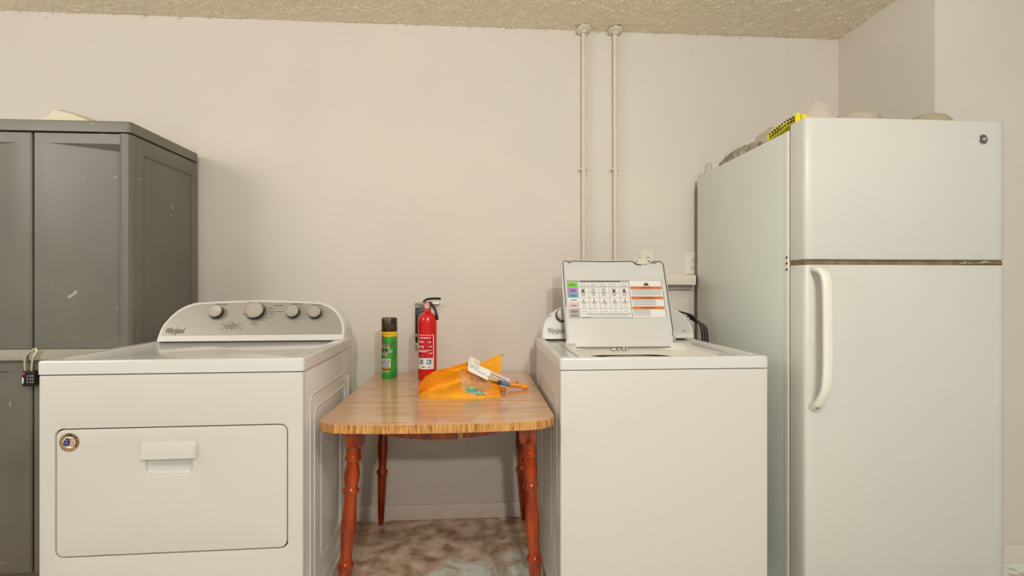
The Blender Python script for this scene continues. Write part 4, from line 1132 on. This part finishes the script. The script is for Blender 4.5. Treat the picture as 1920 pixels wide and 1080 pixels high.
# clear bag with green packet, draped over the front of the yellow bag
from mathutils.bvhtree import BVHTree
bpy.context.view_layer.update()
fab = bpy.data.objects['fabric']
bvh = BVHTree.FromPolygons([fab.matrix_world @ v.co for v in fab.data.vertices], [p_.vertices[:] for p_ in fab.data.polygons])
def on_cloth(px, py):
    d = ray(px, py).normalized(); hit = bvh.ray_cast(Vector((0, 0, CH)), d)
    q = atZ(px, py, TZ)
    if hit[0] is None or (hit[0].z < TZ): return q, Vector((0, 0, 1))
    nn_ = hit[1] if hit[1].dot(d) < 0 else -hit[1]
    return hit[0], nn_
O = atZ(890, 744, TZ)
t = thing('clear_bag', O, 'limp clear plastic bag holding a green packet on the yellow cloth', 'bag')
bm = bmesh.new(); F, K = [], []
TL_, TR_, BR_, BL_ = Vector((862, 700)), Vector((916, 708)), Vector((924, 746)), Vector((868, 742))
for i in range(25):
    f, k = [], []
    for j in range(25):
        u, v = i / 24, j / 24
        q = TL_.lerp(TR_, u).lerp(BL_.lerp(BR_, u), v) + Vector((11 * noise.noise(Vector((v * 4, u, 2))), 9 * noise.noise(Vector((u * 5, v, 7)))))
        pt, nn_ = on_cloth(q.x, q.y)
        nn_ = (nn_ + Vector((0, -.4, .6))).normalized()
        e_ = .006 + .010 * math.sin(math.pi * u) * math.sin(math.pi * v) + .009 * abs(noise.noise(Vector((u * 4, v * 4, 1)))) + .003 * noise.noise(Vector((u * 12, v * 12, 4)))
        f.append(bm.verts.new(pt + nn_ * e_ - O)); k.append(bm.verts.new(pt + nn_ * (e_ - .0012) - O))
    F.append(f); K.append(k)
n = 24
for i in range(n):
    for j in range(n):
        bm.faces.new((F[i][j], F[i + 1][j], F[i + 1][j + 1], F[i][j + 1])); bm.faces.new((K[i][j], K[i][j + 1], K[i + 1][j + 1], K[i + 1][j]))
    bm.faces.new((F[i][0], K[i][0], K[i + 1][0], F[i + 1][0])); bm.faces.new((F[i][n], F[i + 1][n], K[i + 1][n], K[i][n]))
    bm.faces.new((F[0][i], F[0][i + 1], K[0][i + 1], K[0][i])); bm.faces.new((F[n][i], K[n][i], K[n][i + 1], F[n][i + 1]))
finish('film', bm, M['clear'], t, 70)
bm = bmesh.new()
for (px, py, sx_, sz_) in ((880, 731, .017, .011), (888, 733, .016, .012), (898, 738, .015, .010), (884, 727, .010, .008)):
    pt, nn_ = on_cloth(px, py)
    bmesh.ops.create_icosphere(bm, subdivisions=3, radius=1, matrix=Matrix.Translation(pt + nn_ * .006 - O) @ Matrix.Rotation(.3, 4, 'Y') @ Matrix.Diagonal((sx_, .007, sz_, 1)))
finish('green_packet', bm, M['green_gel'], t)['label'] = 'glossy green packet'

# hand tool with orange handle, blue marker
c = atZ(975, 731, TZ)
t = thing('hand_tool', (c.x, c.y, TZ), 'orange handled tool with a rounded yellow end poking out right of the yellow bag', 'tool')
bm = bmesh.new(); tube(bm, smooth_path([(-.050, .006, .018), (-.034, .004, .019), (-.01, .002, .017), (.004, .001, .014)]), [.0095] * 6 + [.0105] * 6 + [.0095] * 7, 12); finish('handle', bm, M['tool_orange'], t)
bm = bmesh.new(); bmesh.ops.create_icosphere(bm, subdivisions=3, radius=1, matrix=Matrix.Translation((.019, 0, .0115)) @ Matrix.Rotation(.25, 4, 'Y') @ Matrix.Diagonal((.019, .012, .0108, 1))); finish('grip_end', bm, mat('grip_yellow', (246, 166, 30), .35), t)
bm = bmesh.new(); bmesh.ops.create_icosphere(bm, subdivisions=1, radius=.0035, matrix=Matrix.Translation((-.012, 0, .031))); lathe(bm, [(.002, .024), (.002, .030)], Matrix.Translation((-.012, 0, 0)), 8); finish('stud', bm, M['ink'], t)
c = atZ(944, 737, TZ)
t = thing('spring_clip', (c.x, c.y, TZ), 'small orange clip lying under the blue marker beside the yellow bag', 'clip')
bm = bmesh.new(); tube(bm, smooth_path([(-.014, 0, .010), (-.004, -.001, .013), (.010, 0, .010)]), .0085, 10); finish('body', bm, M['tool_orange'], t)
bm = bmesh.new(); tube(bm, [(.006, -.004, .018), (.018, -.004, .014)], .003, 8); finish('tip', bm, M['brass'], t)
c = atY(945, 720, 1.94)
t = thing('marker_pen', (c.x, c.y, c.z), 'stubby slate blue marker lying across the orange clip', 'marker')
bm = bmesh.new(); lathe(bm, [(.006, -.022), (.008, -.020), (.008, .018), (.0065, .021)], axisM((0, 0, 0), (1, .1, -.28)), 14); finish('barrel', bm, mat('marker_blue', (84, 122, 158), .35), t)
bm = bmesh.new(); lathe(bm, [(.0084, -.024), (.0084, -.012), (.0082, -.011)], axisM((0, 0, 0), (1, .1, -.28)), 14); finish('cap', bm, M['ink'], t)
